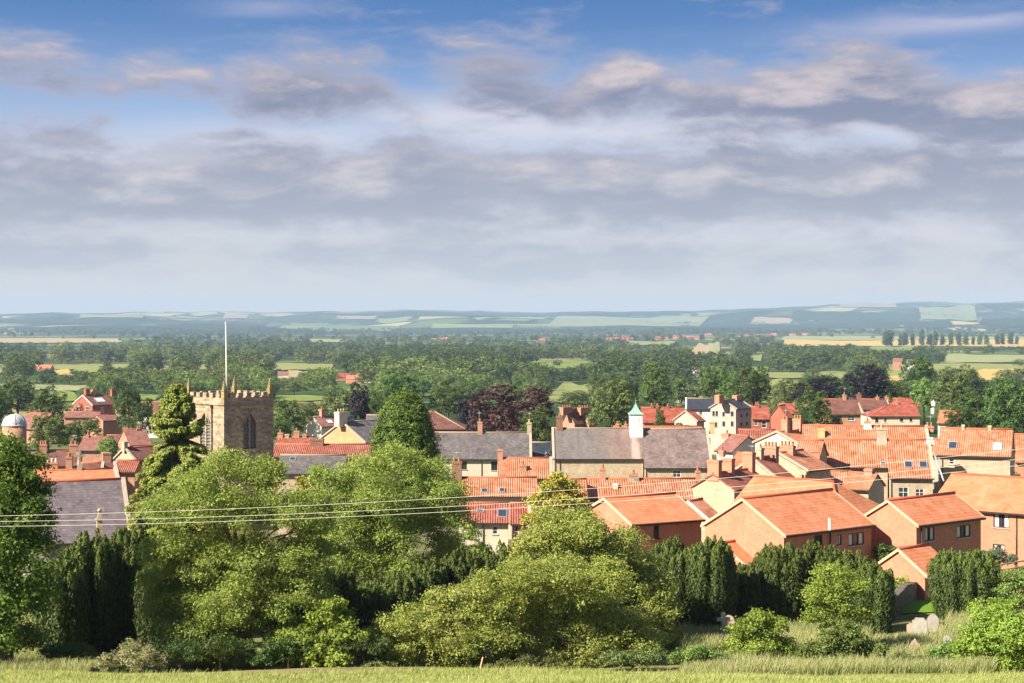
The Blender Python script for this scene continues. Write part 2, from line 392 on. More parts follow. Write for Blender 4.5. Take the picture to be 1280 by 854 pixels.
def house(name, label, cat, near, Y, rot, W=None, L=None, wpx=None, lpx=None, ridge_py=None, rise=None, side='l',
          wall='brick', roof='modern', ridge='ridge', wins=(), chims=(), sky=(), cop=(), verge=(), copm='coping', ov=.28, gov=.14, gutter='blackp',
          hipl=0.0, hipr=0.0, pipes=(), group=None, gable_mat=None, deep=1.5, ridge_pts=None):
    r = R(rot); dx = Vector((math.cos(r), math.sin(r), 0)); dy = Vector((-math.sin(r), math.cos(r), 0))
    N = P(near[0], near[1], Y); ze = N.z
    if L is None: L = abs(solve(lpx, N, dx if side == 'l' else -dx))
    if W is None: W = abs(solve(wpx, N, dy))
    O = N.copy() if side == 'l' else N-dx*L
    if ridge_py is not None:
        e = (N+dy*(W/2)); zr = (HY-ridge_py)*e.y/F; rise = zr-ze
    c = O+dx*(L/2)+dy*(W/2); g = gz(c.x, c.y)
    g = min(g, ze-2.2)
    root = empty(name, (O.x, O.y, g), r); tag(root, label, cat, group)
    h = ze-g; s = rise/(W/2); zr = h+rise; th = .13
    def loc(px, py, axis, val, slope=False):
        o = Vector((-(O.dot(dx)), -(O.dot(dy)), -g)); dw = Vector(((px-640)/F, 1.0, (HY-py)/F)); d = Vector((dw.dot(dx), dw.dot(dy), dw.z))
        o.x = -O.xy.dot(dx.xy); o.y = -O.xy.dot(dy.xy)
        if slope: t = (h+s*o.y-o.z)/(d.z-s*d.y)
        else: t = (val-o[axis])/d[axis]
        return o+d*t
    # ---- openings
    y0, y1, x0, x1 = ov, W-ov, gov, L-gov
    wt = h+s*ov-th-.02
    faces = {'f': ((x0, y0), (1, 0, 0), x1-x0, (0, 1, 0), 1, y0), 'l': ((x0, y1), (0, -1, 0), y1-y0, (1, 0, 0), 0, x0), 'r': ((x1, y0), (0, 1, 0), y1-y0, (-1, 0, 0), 0, x1)}
    ops = {'f': [], 'l': [], 'r': []}; todo = []
    for wn in wins:
        fc, a0, b0, a1, b1, st = wn
        org, ud, ww, inw, ax, val = faces[fc]
        p, q = loc(a0, b1, ax, val), loc(a1, b0, ax, val)
        if fc == 'f': u0, u1 = p.x-x0, q.x-x0
        elif fc == 'l': u0, u1 = y1-p.y, y1-q.y
        else: u0, u1 = p.y-y0, q.y-y0
        u0, u1 = sorted((u0, u1)); u0 = max(.08, u0); u1 = min(ww-.08, u1); za, zb = sorted((p.z, q.z)); zb = min(zb, wt-.04)
        if u1-u0 < .2 or zb-za < .2: print('SKIP window', label, wn, round(u0,2), round(u1,2), round(za,2), round(zb,2), 'wt', round(wt,2)); continue
        ops[fc].append((u0, u1, za, zb)); todo.append((fc, (u0, u1, za, zb), st))
    b = MB()
    wallgrid(b, (x0, y0, 0), (1, 0, 0), x1-x0, -deep, wt, ops['f'], (0, 1, 0))
    wallgrid(b, (x1, y1, 0), (-1, 0, 0), x1-x0, -deep, wt, [], (0, -1, 0))
    b.face([(x0, y0, wt), (x1, y0, wt), (x1, y1, wt), (x0, y1, wt)]) if (hipl and hipr) else None
    gm = b
    wallgrid(gm, (x0, y1, 0), (0, -1, 0), y1-y0, -deep, wt, ops['l'], (1, 0, 0))
    wallgrid(gm, (x1, y0, 0), (0, 1, 0), y1-y0, -deep, wt, ops['r'], (-1, 0, 0))
    za = zr-th-.02
    if not hipl: gm.face([(x0, y1, wt), (x0, y0, wt), (x0, W/2, za)])
    if not hipr: gm.face([(x1, y0, wt), (x1, y1, wt), (x1, W/2, za)])
    b.build('wall', M[wall], root)
    for fc, o, st in todo:
        org, ud, ww, inw, ax, val = faces[fc]; add_window(root, org, ud, inw, o, st)
    # ---- roof
    b = MB(); A, B_, C, D = (0, 0, h), (L, 0, h), (L, W, h), (0, W, h); E1, E2 = (hipl, W/2, zr), (L-hipr, W/2, zr)
    dn = Vector((0, 0, -th))
    def slab(poly):
        p = [Vector(q) for q in poly]; b.face(p); b.face([q+dn for q in p][::-1])
    slab([A, B_, E2, E1]); slab([C, D, E1, E2])
    if hipl: slab([D, A, E1])
    if hipr: slab([B_, C, E2])
    per = [A, B_, C, D] if (hipl and hipr) else None
    edges = [(A, B_), (C, D)]
    edges += [(D, A)] if hipl else [(D, E1), (E1, A)]
    edges += [(B_, C)] if hipr else [(B_, E2), (E2, C)]
    for p, q in edges:
        p, q = Vector(p), Vector(q); b.face([p, p+dn, q+dn, q])
    ro = b.build('roof', M[roof], root)
    def strip(p, q, rad, m, name, par, lift=.02):
        g_ = MB(); g_.tube([Vector(p)+Vector((0, 0, lift)), (Vector(p)+Vector(q))/2+Vector((0, 0, lift-.03)), Vector(q)+Vector((0, 0, lift))], rad, 8); g_.build(name, m, par)
    strip(E1, E2, .12, M[ridge], 'ridge_tiles', ro)
    if hipl: strip(A, E1, .1, M[ridge], 'hip_tiles', ro); 
    if hipr: strip(B_, E2, .1, M[ridge], 'hip_tiles', ro)
    for e in cop:
        xa, xb = (-.06, .26) if e == 'l' else (L-.26, L+.06); g_ = MB()
        for ya, yb, zA, zB in ((-.05, W/2, h-s*.05, zr), (W+.05, W/2, h-s*.05, zr)):
            g_.prism([(xa, ya, zA-.05), (xb, ya, zA-.05), (xb, yb, zB-.05), (xa, yb, zB-.05)], (0, 0, .22))
        g_.build('coping', M[copm], root)
    for e in verge:
        xa, xb = (-.03, .07) if e == 'l' else (L-.07, L+.03); g_ = MB()
        for ya, yb, zA, zB in ((-.02, W/2, h-s*.02, zr), (W+.02, W/2, h-s*.02, zr)):
            g_.prism([(xa, ya, zA-.17), (xb, ya, zA-.17), (xb, yb, zB-.17), (xa, yb, zB-.17)], (0, 0, .2))
        g_.build('verge', M['verge'] if copm == 'coping' else M[copm], ro)
    if gutter:
        g_ = MB(); g_.prism([(.02, -.1, h-.17), (.02, .0, h-.17), (.02, .0, h-.04), (.02, -.1, h-.04)], (L-.04, 0, 0)); g_.build('gutter', M[gutter], root)
    for px in pipes:
        q = loc(px, near[1], 1, y0); xx = min(max(q.x, x0+.1), x1-.1)
        g_ = MB(); g_.tube([(xx, y0-.07, -.5), (xx, y0-.07, h*.5), (xx, y0-.07, h-.1)], .045, 6); g_.build('downpipe', M['blackp'], root)
    # ---- chimneys (px0,px1,py_top,depth,material,pots,offset across,flashing)
    for ch in chims:
        a0, a1, pt, dep, cm, pots = ch[:6]; off = ch[6] if len(ch) > 6 else 0.0; fl = ch[7] if len(ch) > 7 else False
        yc = W/2+off; p, q = loc(a0, pt, 1, yc-dep/2), loc(a1, pt, 1, yc-dep/2); zt = p.z
        zb = zr-abs(off)*s-dep/2*s-.35; zt = max(zt, zb+.9)
        xa, xb = p.x, q.x
        if rot >= 30 and Y < 230 and cm != 'cream':      # seen on its gable-side face: that face spans the measured width
            dep = abs(a1-a0)/F*Y/math.sin(r)*.80; k0 = loc((a0*.6+a1*.4), pt, 1, yc); xa, xb = k0.x-.28, k0.x+.28; zt = k0.z
            zb = zr-abs(off)*s-dep/2*s-.35; zt = max(zt, zb+.9)
        if xb-xa < .3: xm = (xa+xb)/2; xa, xb = xm-.2, xm+.2
        g_ = MB(); potH = .42 if pots else 0; zt2 = zt-potH*.9
        if zt2 < zb+.7: zt2 = zb+.7
        g_.box(xa, yc-dep/2, zb, xb, yc+dep/2, zt2-.22)
        g_.box(xa-.05, yc-dep/2-.05, zt2-.22, xb+.05, yc+dep/2+.05, zt2-.08); g_.box(xa-.01, yc-dep/2-.01, zt2-.08, xb+.01, yc+dep/2+.01, zt2)
        co = g_.build('chimney', M[cm], root)
        if fl:
            g_ = MB(); zz = zr-abs(off)*s+.02; g_.frustum((xa+xb)/2, yc, zz-dep/2*s-.2, zz+.25, (xb-xa)/2+.14, dep/2+.12, (xb-xa)/2+.015, dep/2+.015); g_.build('flashing', M['lead'] if fl is True else M[fl], co)
        for k in range(pots):
            xx = xa+(xb-xa)*(k+.5)/pots if xb-xa > dep*.8 else (xa+xb)/2; yy = yc if xb-xa > dep*.8 else yc-dep/2+dep*(k+.5)/pots
            g_ = MB(); g_.lathe(xx, yy, [(.15, zt2-.02), (.13, zt2+.1), (.11, zt2+.32), (.14, zt2+.35), (.14, zt2+.42), (.09, zt2+.42)], 10)
            g_.build('chimney_pot', M[ch[8]] if len(ch) > 8 else M['poty'] if cm in ('stone', 'cream') else M['pot'], co)
    # ---- rooflights (px,py centre, width, length, blind)
    for sk in sky:
        q = loc(sk[0], sk[1], 0, 0, True); ww, ll = sk[2]/2, sk[3]/2; n = Vector((0, -s, 1)).normalized(); up = Vector((0, 1, s)).normalized(); X = Vector((1, 0, 0))
        g_ = MB(); t = .07
        def barr(ua, ub, va, vb, k0, k1, mb):
            mb.prism([q+X*ua+up*va+n*k0, q+X*ub+up*va+n*k0, q+X*ub+up*vb+n*k0, q+X*ua+up*vb+n*k0], n*(k1-k0))
        barr(-ww, -ww+t, -ll, ll, -.02, .09, g_); barr(ww-t, ww, -ll, ll, -.02, .09, g_); barr(-ww+t, ww-t, -ll, -ll+t, -.02, .09, g_); barr(-ww+t, ww-t, ll-t, ll, -.02, .09, g_)
        so = g_.build('skylight', M['greyp'], root)
        g_ = MB(); barr(-ww+t, ww-t, -ll+t, ll-t, .0, .06, g_); g_.build('pane', M['skyblind'] if len(sk) > 4 and sk[4] else M['skyglass'], so)
    HOUSES[label] = dict(root=root, O=O, dx=dx, dy=dy, W=W, L=L, h=h, g=g, zr=zr, s=s, loc=loc)
    if True: print('H %-60s L %.1f W %.1f h %.1f rise %.1f pitch %.0f' % (label[:60], L, W, h, rise, math.degrees(math.atan(s))))
    return root
# ================================================================== BUILDINGS
def _slatehall(nt, b, out):
    uv = nt.tc('UV'); u, v, _ = nt.sep(uv); ob = nt.tc('Object'); x, y, z = nt.sep(ob)
    big = nt.noise(ob, .45, 5, .65); st = nt.noise(nt.vmul(ob, (1.1, .25, .25)), 1.0, 4, .6)
    g = nt.ramp(x+(big-.5)*5.0, 4.6, 9.5)
    col = nt.mix(g, (.14, .125, .118), (.185, .130, .115))
    cu = nt.math('FLOOR', u/.3); cv = nt.math('FLOOR', v/.26)
    wn = nt.node('ShaderNodeTexWhiteNoise', noise_dimensions='2D'); nt.put(wn.inputs['Vector'], nt.xyz(cu, cv, 0.0))
    col = nt.hsv(col, val=(V(nt, wn.outputs['Value'])-.5)*.28+(st-.5)*.75+(big-.5)*.3+1.0)
    fv = nt.math('FRACT', v/.26); col = nt.hsv(col, val=1.0-nt.ramp(fv, .8, 1.0)*.22)
    # pale rain wash below the turret
    wash = nt.math('SUBTRACT', 1.0, nt.ramp(nt.math('ABSOLUTE', x-10.9+(big-.5)*.4), .25, .75))*nt.ramp(st, .2, .5)
    col = nt.mix(wash*.5, col, (.52, .40, .36))
    nt.put(b.inputs['Base Color'], col); nt.put(b.inputs['Normal'], nt.bump(fv*-1.0, .6, .03))
M['slatehall'] = material('two tone slate', _slatehall, .65, .2)

# --- modern brick houses nearest the churchyard
house('modern_house', 'large modern brick house with plain orange gable, its roof ridge below two tall chimney stacks', 'house', (982, 669.5), 116, 40, wpx=876, lpx=1094.6, ridge_py=623, wall='brick', roof='modern', ridge='ridger',
      wins=[('f', 1060.5, 665, 1080, 683, 'curt'), ('f', 1046, 668, 1052, 682, 'curt'), ('f', 1018, 668, 1028, 683, 'brown')], verge=['l', 'r'], pipes=[1037])
house('garage', 'small orange roofed outbuilding against the big plain orange gable', 'garage', (931, 706), 117.2, 40, W=4.4, L=1.7, ridge_py=678.5, wall='brick', roof='modern', ridge='ridger', verge=['l', 'r'])
house('modern_house', 'modern brick house with two brown windows high under the eave, behind the pale gabled garage', 'house', (1148, 657), 121, 40, wpx=1072, lpx=1231.5, ridge_py=625.3, wall='brick', roof='modern', ridge='ridger',
      wins=[('f', 1156.5, 658, 1168, 677, 'curt'), ('f', 1196, 655.5, 1213, 673, 'curt')], verge=['l', 'r'], pipes=[1151])
house('garage', 'low garage with pale orange gable beside the dry stone wall', 'garage', (1159, 720), 110, 40, W=4.6, lpx=1197, ridge_py=686, wall='brick', roof='modern', ridge='ridger', verge=['l'])
house('modern_house', 'modern brick house with broad plain orange roof and curtained window in a sunlit wall', 'house', (1160.5, 633.3), 138.8, -40, W=8.4, L=12, rise=2.4, wall='brick', roof='modern', ridge='ridger',
      wins=[('f', 1241.8, 642.5, 1261.5, 659, 'curt'), ('f', 1241, 681, 1256, 690, 'curt')], pipes=[1271])
house('modern_house', 'hipped orange roof of a modern house rising behind the large plain orange gable', 'house', (902, 645), 141.2, -40, W=10, L=11.2, rise=2.95, wall='brick', roof='modern', ridge='ridger', hipr=3.6)
house('modern_house', 'modern brick house with shaded wall and single narrow dark window beside the golden cypress', 'house', (789.7, 655.7), 125, 30, W=7.6, lpx=881.4, ridge_py=622.5, wall='brick', roof='modern', ridge='ridger',
      wins=[('f', 817, 656.5, 823.8, 673, 'brown')], verge=['l', 'r'])
# --- clustered old town houses on the right
house('cottage', 'small orange roof with white verge wedged between two modern houses', 'cottage', (888, 651), 136, 45, W=4.6, lpx=906, ridge_py=626, wall='stone', roof='pantile', verge=['l'], copm='whitep')
house('stone_house', 'cream stone gable with two square brick stacks on a shadowed roof', 'house', (920, 613), 150, 50, wpx=862, L=6.5, ridge_py=592, wall='stone', roof='pandark',  # dark pantile puts this slope's shade into the tile colour
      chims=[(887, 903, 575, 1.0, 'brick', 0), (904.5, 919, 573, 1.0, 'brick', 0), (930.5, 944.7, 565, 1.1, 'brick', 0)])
house('stone_house', 'narrow pantiled house with stone coping, between a cream chimney column and a longer coped roof', 'house', (974, 601), 160, 50, W=6, L=3.2, ridge_py=573, wall='stone', roof='pandark', cop=['l'],  # darker tile than the next roof: shade painted into its colour
      chims=[(947, 954.5, 555, .8, 'stone', 1), (955.6, 974.8, 553, .9, 'brickp', 4)])
house('stone_house', 'coped pantiled house ending against the tall plain brick chimney', 'house', (1010, 589), 167, 50, W=7, L=5, ridge_py=566, wall='stone', roof='pantile', cop=['l'],
      chims=[(976, 996, 552, .9, 'brickp', 4)])
house('old_house', 'low pantiled roof carrying the tall plain brick chimney', 'house', (1064, 613), 172, -12, side='r', lpx=1006, W=7, ridge_py=589, wall='stone', roof='pantile',
      chims=[(1012.5, 1024.5, 563, 1.0, 'brick', 0)])
house('old_house', 'orange roofed house with dark shaded end gable and cream front below the skylights', 'house', (1086, 612.5), 166, -30, side='r', lpx=1050, W=5.5, ridge_py=592, wall='stone', roof='pantile',
      wins=[('f', 1064, 617.5, 1075, 630, 'sash')], chims=[(1080, 1090, 586, .8, 'brickp', 0)])
house('old_house', 'small orange pantiled roof under the yellow chimney', 'house', (1024, 574), 178, -20, side='r', lpx=992, W=6, ridge_py=551, wall='stone', roof='pantile')
house('stone_house', 'cream gabled house with two tall brick chimney stacks and pots', 'house', (1001, 557), 200, 45, W=7, L=6, ridge_py=540, wall='cream', roof='pantile', cop=['l'],
      chims=[(978.6, 987, 521, .9, 'brickp', 2), (993, 1004, 519.5, .9, 'brickp', 3)])
house('old_house', 'brown roofed house with pale blue grey triangular end gable', 'house', (915, 565), 205, -50, side='r', W=6, lpx=893, ridge_py=545, wall='white', roof='pinktile',
      chims=[(901.5, 910.5, 548, .8, 'brickp', 1)])
house('old_house', 'orange pantiled roof between the brown roofed gable and a square brick stack', 'house', (931, 586), 185, -30, side='r', W=6, lpx=908, ridge_py=567, wall='stone', roof='pantile', chims=[(898,904,569,.7,'brickp',1)])
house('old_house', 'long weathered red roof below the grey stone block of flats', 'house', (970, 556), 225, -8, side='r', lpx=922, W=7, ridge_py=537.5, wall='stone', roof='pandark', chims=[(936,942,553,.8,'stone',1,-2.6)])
# --- long pantiled rows on the right
house('terraced_house', 'upper long pantiled roof with yellow chimney at its end', 'house', (1163, 563), 197, -8, side='r', lpx=1004, W=7.4, ridge_py=533, wall='stone', roof='pantile', cop=['r'],
      chims=[(1023, 1031, 536, .8, 'poty', 0, -1.6), (1080.6, 1088.4, 523, .9, 'brickp', 1, 0, 'whitep'), (1158, 1167, 529, .9, 'brickp', 2)])
house('terraced_house', 'pantiled row house with a stone stack of moulded pots and one tiny rooflight', 'house', (1111.5, 584.5), 182, -8, side='r', lpx=1024, W=6.6, ridge_py=550, wall='stone', roof='pantile',
      sky=[(1104, 580, .6, .5)], chims=[(1097, 1108, 531, 1.0, 'stone', 1, 0, 'coping')])
house('terraced_house', 'pantiled row house with a pair of dark rooflights and white sash windows', 'house', (1168, 598), 180, -8, side='r', lpx=1111.5, W=9, ridge_py=550, wall='stone', roof='pantile',
      sky=[(1135.5, 581, .85, .95), (1154, 581, .85, .95)], wins=[('f', 1122.7, 609, 1135.6, 622, 'sash'), ('f', 1144, 611, 1155, 621, 'sash')], pipes=[1112.5], cop=['r'], chims=[(1159,1166,555,.7,'brickp',0,0,'whitep')])
house('stone_barn', 'long cream stone barn conversion with two rooflights in its orange roof', 'barn', (1264, 571), 185, -20, side='r', lpx=1171, W=7, ridge_py=537, wall='stone', roof='pantile',
      sky=[(1191, 557, .95, 1.15), (1247, 558.5, .95, 1.25, True)], wins=[('f', 1186, 573.5, 1193, 580.5, 'plainwhite')], pipes=[1178], chims=[(1202,1205.5,531,.4,'stone',0),(1235,1239,532,.4,'stone',0)])
house('old_house', 'narrow lower pantiled roof joining the row to the stone barn', 'house', (1182, 569.5), 190, -20, side='r', lpx=1160, W=6, ridge_py=549, wall='stoneg', roof='pantile')
house('old_house', 'orange roof just beyond the shaded end wall of the stone barn', 'house', (1269, 578), 212, -15, W=7, L=8, ridge_py=543, wall='brick', roof='pantile')
# --- centre: long slate halls and the pantiled rows below them
house('town_hall', 'long stone hall, slate roof turning grey to purple under a white copper capped turret', 'hall', (691, 573.5), 222, 0, lpx=805.5, W=9.5, ridge_py=535.4, wall='stone', roof='slatehall', ridge='ridges', cop=['l'],
      chims=[(695.7, 703.5, 517, .9, 'brickb', 1)], pipes=[694, 700])
house('stone_hall', 'purple slated stone hall whose roof reaches lower, right of the turret', 'hall', (805.5, 585), 220.6, 0, lpx=891, W=12.3, ridge_py=536.2, wall='stone', roof='slatep', ridge='ridges', cop=['r'],
      chims=[(887, 893.5, 527, .8, 'poty', 0)], wins=[('f', 841, 587.5, 851, 597, 'sash')], pipes=[806.5])
house('cream_house', 'long cream house under a grey slate roof with one brick stack mid ridge', 'house', (541, 574), 225, 0, lpx=664.5, W=9.5, ridge_py=540.7, wall='cream', roof='slateg', ridge='ridges', cop=['r'], copm='coping',
      chims=[(597, 603, 524, .8, 'brickp', 1), (659, 664.6, 525, .9, 'stone', 1)], wins=[('f', 577, 577, 583.6, 587, 'dark'), ('f', 614, 577, 621.8, 588, 'dark')], pipes=[602])
house('link_building', 'low dark slate link between the cream house and the turreted hall', 'building', (663, 573), 233, 0, lpx=693, W=6, ridge_py=553, wall='cream', roof='slated', ridge='ridges')
house('old_house', 'orange pantiled house with a brick stack casting a triangular shadow', 'house', (622, 598), 196, 0, lpx=690.5, W=8, ridge_py=572.5, wall='cream', roof='pantile',
      chims=[(622, 628.5, 562, .8, 'brickp', 0), (649, 658, 577, .9, 'brickp', 1, -2.2)], cop=['r'])
house('terraced_house', 'pantiled terrace with a big brick stack at its end and two small rooflights', 'house', (572, 620.5), 182, 0, lpx=672, W=7, ridge_py=597, wall='cream', roof='pantile',
      sky=[(605.5, 613.5, .7, .8), (627.5, 613, .6, .8)], chims=[(564.6, 577, 573, 1.1, 'brickb', 2)])
house('cream_house', 'two storey cream cottage with weathered red roof behind the dark yew row', 'cottage', (574, 653.5), 165, 0, lpx=637, W=6, ridge_py=628.5, wall='cream', roof='pandark',
      sky=[(600, 639, .7, .6), (628, 642, .95, 1.3)], wins=[('f', 616, 658, 622, 668, 'plainwhite')], pipes=[604])
house('brick_cottage', 'narrow brick cottage with white window, half hidden by the golden cypress', 'cottage', (637.5, 655), 164.6, 0, lpx=660, W=6.4, ridge_py=629, wall='brick', roof='pandark', wins=[('f', 643, 657, 648, 673, 'plainwhite')], pipes=[639])
house('terraced_house', 'long pantiled row with one tall thin chimney pot behind the shaded modern house', 'house', (731, 624), 172, 0, lpx=874, W=7, ridge_py=598.5, wall='stone', roof='pantile',
      chims=[(786, 798, 588, .9, 'brickp', 1, 0, 'stonet'), (750, 757, 581, .6, 'brickp', 1), (870, 875.5, 584, .6, 'brickp', 1), (767, 772, 607, .6, 'white', 0, -1.5)])
house('old_house', 'plain orange roof dropping behind the golden cypress', 'house', (688, 622), 170, 0, lpx=735, W=6.5, ridge_py=599, wall='stone', roof='pantile')
# --- left of centre
house('slate_house', 'grey slate roof seen just above the ash tree, right of the church tower', 'house', (345, 592), 185, 0, lpx=430, W=7, ridge_py=569, wall='stone', roof='slateg', ridge='ridges', sky=[(366, 574, .7, .7)])
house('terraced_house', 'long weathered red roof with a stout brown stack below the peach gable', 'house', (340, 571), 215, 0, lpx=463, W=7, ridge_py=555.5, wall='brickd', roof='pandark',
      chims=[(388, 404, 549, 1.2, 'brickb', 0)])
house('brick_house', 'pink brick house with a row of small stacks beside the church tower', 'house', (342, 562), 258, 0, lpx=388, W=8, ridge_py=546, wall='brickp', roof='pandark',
      chims=[(347, 353.5, 538, .8, 'brickp', 1), (367, 374, 536, .8, 'brickp', 1), (378, 383, 543, .8, 'brickp', 0), (356, 361, 543, .8, 'stone', 0)])
house('gable_house', 'tall peach rendered gable topped by a cream chimney with three pots', 'house', (456.7, 554), 240, 48, wpx=398, L=12, ridge_py=527.6, wall='peach', roof='slateg', ridge='ridges', cop=['l'],
      chims=[(424, 434.5, 512, 1.0, 'cream', 3)])
house('white_house', 'white gabled house with purple brown roof beyond the peach gable', 'house', (402, 533.5), 330, 40, wpx=381, lpx=432, ridge_py=521, wall='white', roof='pinktile', ridge='ridges', chims=[(402, 406, 509, .8, 'brickp', 1)], sky=[(412, 527, 1.2, 1.2, True)])
house('slate_house', 'brown hipped slate roof between the dark egg shaped cypress and copper beech', 'house', (530, 536.5), 262, 0, lpx=582, W=10, ridge_py=514.5, hipr=5, wall='brickd', roof='brntile', ridge='ridges')
house('slate_house', 'grey slate roof showing left of the dark egg shaped cypress', 'house', (455, 537), 276, 0, lpx=505, W=9, ridge_py=519, wall='brickd', roof='slateg', ridge='ridges')
# --- left: church hall, Victorian cluster
house('church_hall', 'stone hall with large plain violet slate roof and red ridge', 'hall', (38, 681), 128, 20, lpx=166, W=10, ridge_py=602.8, wall='stoneg', roof='slatev', ridge='ridger', cop=['r'], copm='coping')
house('old_house', 'orange roof showing above the violet slate roof, topped by a stone cross', 'house', (44, 612), 150, 20, lpx=152, W=8, ridge_py=589, wall='brickp', roof='modern', cop=['r'])
house('brick_villa', 'brown roofed Victorian villa with two tall brick stacks, left of the stone cross', 'house', (43, 583), 212, 12, lpx=99, W=8, ridge_py=565, wall='brickp', roof='brntile', cop=['r'],
      chims=[(49.5, 58.5, 552, 1.0, 'brickp', 3), (86.5, 97, 552, 1.1, 'brickp', 2)])
house('brick_villa', 'low orange brick wing with a line of four white chimney pots', 'house', (46, 599), 190, 8, lpx=77, W=4, ridge_py=590, wall='brick', roof='pantile',
      chims=[(52, 72, 574, .8, 'brick', 4, 0, False, 'whitep'), (82, 90, 567, .9, 'brickp', 3)])
house('old_house', 'small brown roof with white coping right of the stone cross', 'house', (101, 592), 200, 10, lpx=128, W=6, ridge_py=579, wall='brickp', roof='brntile', cop=['r'])
house('old_house', 'dark brown roof ending at a pale coping beside the spruce', 'house', (126, 592), 203, 20, lpx=148, W=7, ridge_py=577, wall='brickp', roof='brntile', cop=['r'], chims=[(128.5, 139, 566, 1.0, 'brickp', 0)])
house('cream_house', 'cream gable with small dark chimney behind a red roof, left of the spruce', 'house', (169, 576), 222, 48, wpx=142, L=7, ridge_py=560, wall='stone', roof='brntile', cop=['l'], chims=[(154, 159, 552, .8, 'stone', 0)])
house('old_house', 'small red tiled roof in front of the cream gable by the spruce', 'house', (140, 590), 204, 0, lpx=169, W=5.5, ridge_py=575.5, wall='brickp', roof='pandark')
house('terraced_house', 'faded pink brown roof behind the Victorian villa stacks', 'house', (96, 563), 288, 0, lpx=133, W=9, ridge_py=546, wall='brickp', roof='pinktile', chims=[(108, 111, 541, .7, 'brickp', 1)], wins=[('f', 102, 564, 105, 569, 'sash'), ('f', 120, 564, 123, 569, 'sash')])
house('terraced_house', 'brown roofed house with cream front beneath the pale willow bush', 'house', (127, 557), 312, 0, lpx=156, W=8, ridge_py=544, wall='stoneg', roof='brntile', wins=[('f', 134, 558, 137, 563, 'sash'), ('f', 144, 558, 147, 563, 'sash')])
house('terraced_house', 'pink brown roofed house turned to show its left gable, left of the spruce top', 'house', (162, 557), 284, 28, W=8, lpx=190, ridge_py=537, wall='brickp', roof='pinktile', chims=[(171, 175, 534, .8, 'brickp', 1)])
house('victorian_house', 'red brick Victorian house with white bargeboards and three chimneys among dark trees', 'house', (115.6, 506.5), 400, 45, wpx=90.5, lpx=145, ridge_py=493.8, wall='brickd', roof='brntile', verge=['l'], copm='whitep',
      wins=[('l', 95, 508.5, 100.5, 516, 'plainwhite'), ('l', 106.5, 508.5, 112, 516, 'plainwhite'), ('f', 126, 509, 130, 516, 'plainwhite')], sky=[(124.5, 500, 2.2, 2.0, True)],
      chims=[(107.5, 112, 485, 1.0, 'brickd', 2), (116, 119.5, 485.5, .9, 'brickp', 2), (140, 144, 485, .9, 'brickd', 2)])
house('brick_house', 'low brown brick range in front of the red Victorian house', 'house', (79, 522), 386, 0, lpx=122, W=7, ridge_py=514.5, wall='brickp', roof='pinktile')
house('brick_house', 'little pale gable below the red Victorian house', 'house', (129, 526), 370, 45, W=6, L=5, ridge_py=519, wall='brickp', roof='pinktile')
house('white_house', 'red brown roof over a white wall, right of the dark tree by the Victorian house', 'house', (171, 517.5), 392, 0, lpx=201, W=9, ridge_py=504, wall='white', roof='brntile', ridge='ridge')
house('brick_barn', 'reddish sloping roof directly behind the white domed tower', 'barn', (46, 537), 352, -35, side='r', lpx=18, W=8, ridge_py=517, wall='brickp', roof='pinktile')
# --- back row on the right
house('apartment_block', 'three storey pale stone block with dark slate roof and gable towards the town', 'building', (921, 511.5), 320, 55, wpx=886, lpx=941, ridge_py=500, wall='stoneg', roof='slated', ridge='ridges', cop=['l', 'r'],
      wins=[('l', 890.5, 514, 893.5, 520, 'dark'), ('l', 894.5, 514, 897.5, 520, 'dark'), ('l', 903, 515, 906, 520.5, 'dark'), ('l', 913.5, 514.5, 917, 520.5, 'dark'), ('l', 893, 528, 896.5, 534, 'dark'), ('l', 903, 527, 906.5, 533, 'dark'), ('l', 913.5, 527, 917, 533, 'dark'),
            ('f', 925, 517, 928, 522, 'dark'), ('f', 932, 516, 935, 521, 'dark'), ('f', 925, 528, 928, 533, 'dark'), ('f', 932, 527, 935, 532, 'dark')], chims=[(899, 905, 494, 1.0, 'brickp', 0), (921, 926, 494.5, 1.0, 'brickp', 0)])
house('apartment_block', 'white walled wing with dark slate roof left of the stone block', 'building', (857, 511.5), 338, -6, lpx=897, W=9, ridge_py=498, wall='white', roof='slated', ridge='ridges', cop=['l'], copm='whitep', wins=[('f', 874, 514, 878, 519, 'plainwhite')])
house('stone_house', 'stone cottage with dark red roof in front of the white walled wing', 'cottage', (872, 527), 300, 50, wpx=841, lpx=882.5, ridge_py=514, wall='stoneg', roof='redtile', cop=['l'])
house('brick_house', 'wide bright red roof with a row of stacks beyond the turret', 'house', (803, 528.5), 332, 0, lpx=857, W=9, ridge_py=509.5, wall='brickp', roof='redtile', chims=[(813, 817, 504.5, .8, 'brickd', 2), (820, 824, 504.5, .8, 'brickd', 2), (833, 837, 505, .8, 'brickd', 2)])
house('brick_house', 'brown gabled house with a line of pots, left of the big round green tree', 'house', (719, 531), 310, 48, wpx=701, lpx=730, ridge_py=512, wall='brickp', roof='brntile', chims=[(704, 716, 507, .8, 'brickp', 4)])
house('brick_house', 'second brown gabled house, directly against the big round green tree', 'house', (737, 531), 312, 48, wpx=720, lpx=746, ridge_py=512, wall='brickp', roof='brntile', chims=[(726, 738, 507.5, .8, 'brickp', 4)])
house('brick_house', 'row of low orange roofs just behind the turreted hall ridge', 'house', (768, 541), 262, 0, lpx=880, W=6, ridge_py=533, wall='brickp', roof='pantile', chims=[(770, 774, 527, .8, 'brickp', 1), (781, 784, 527, .7, 'brickp', 1)])
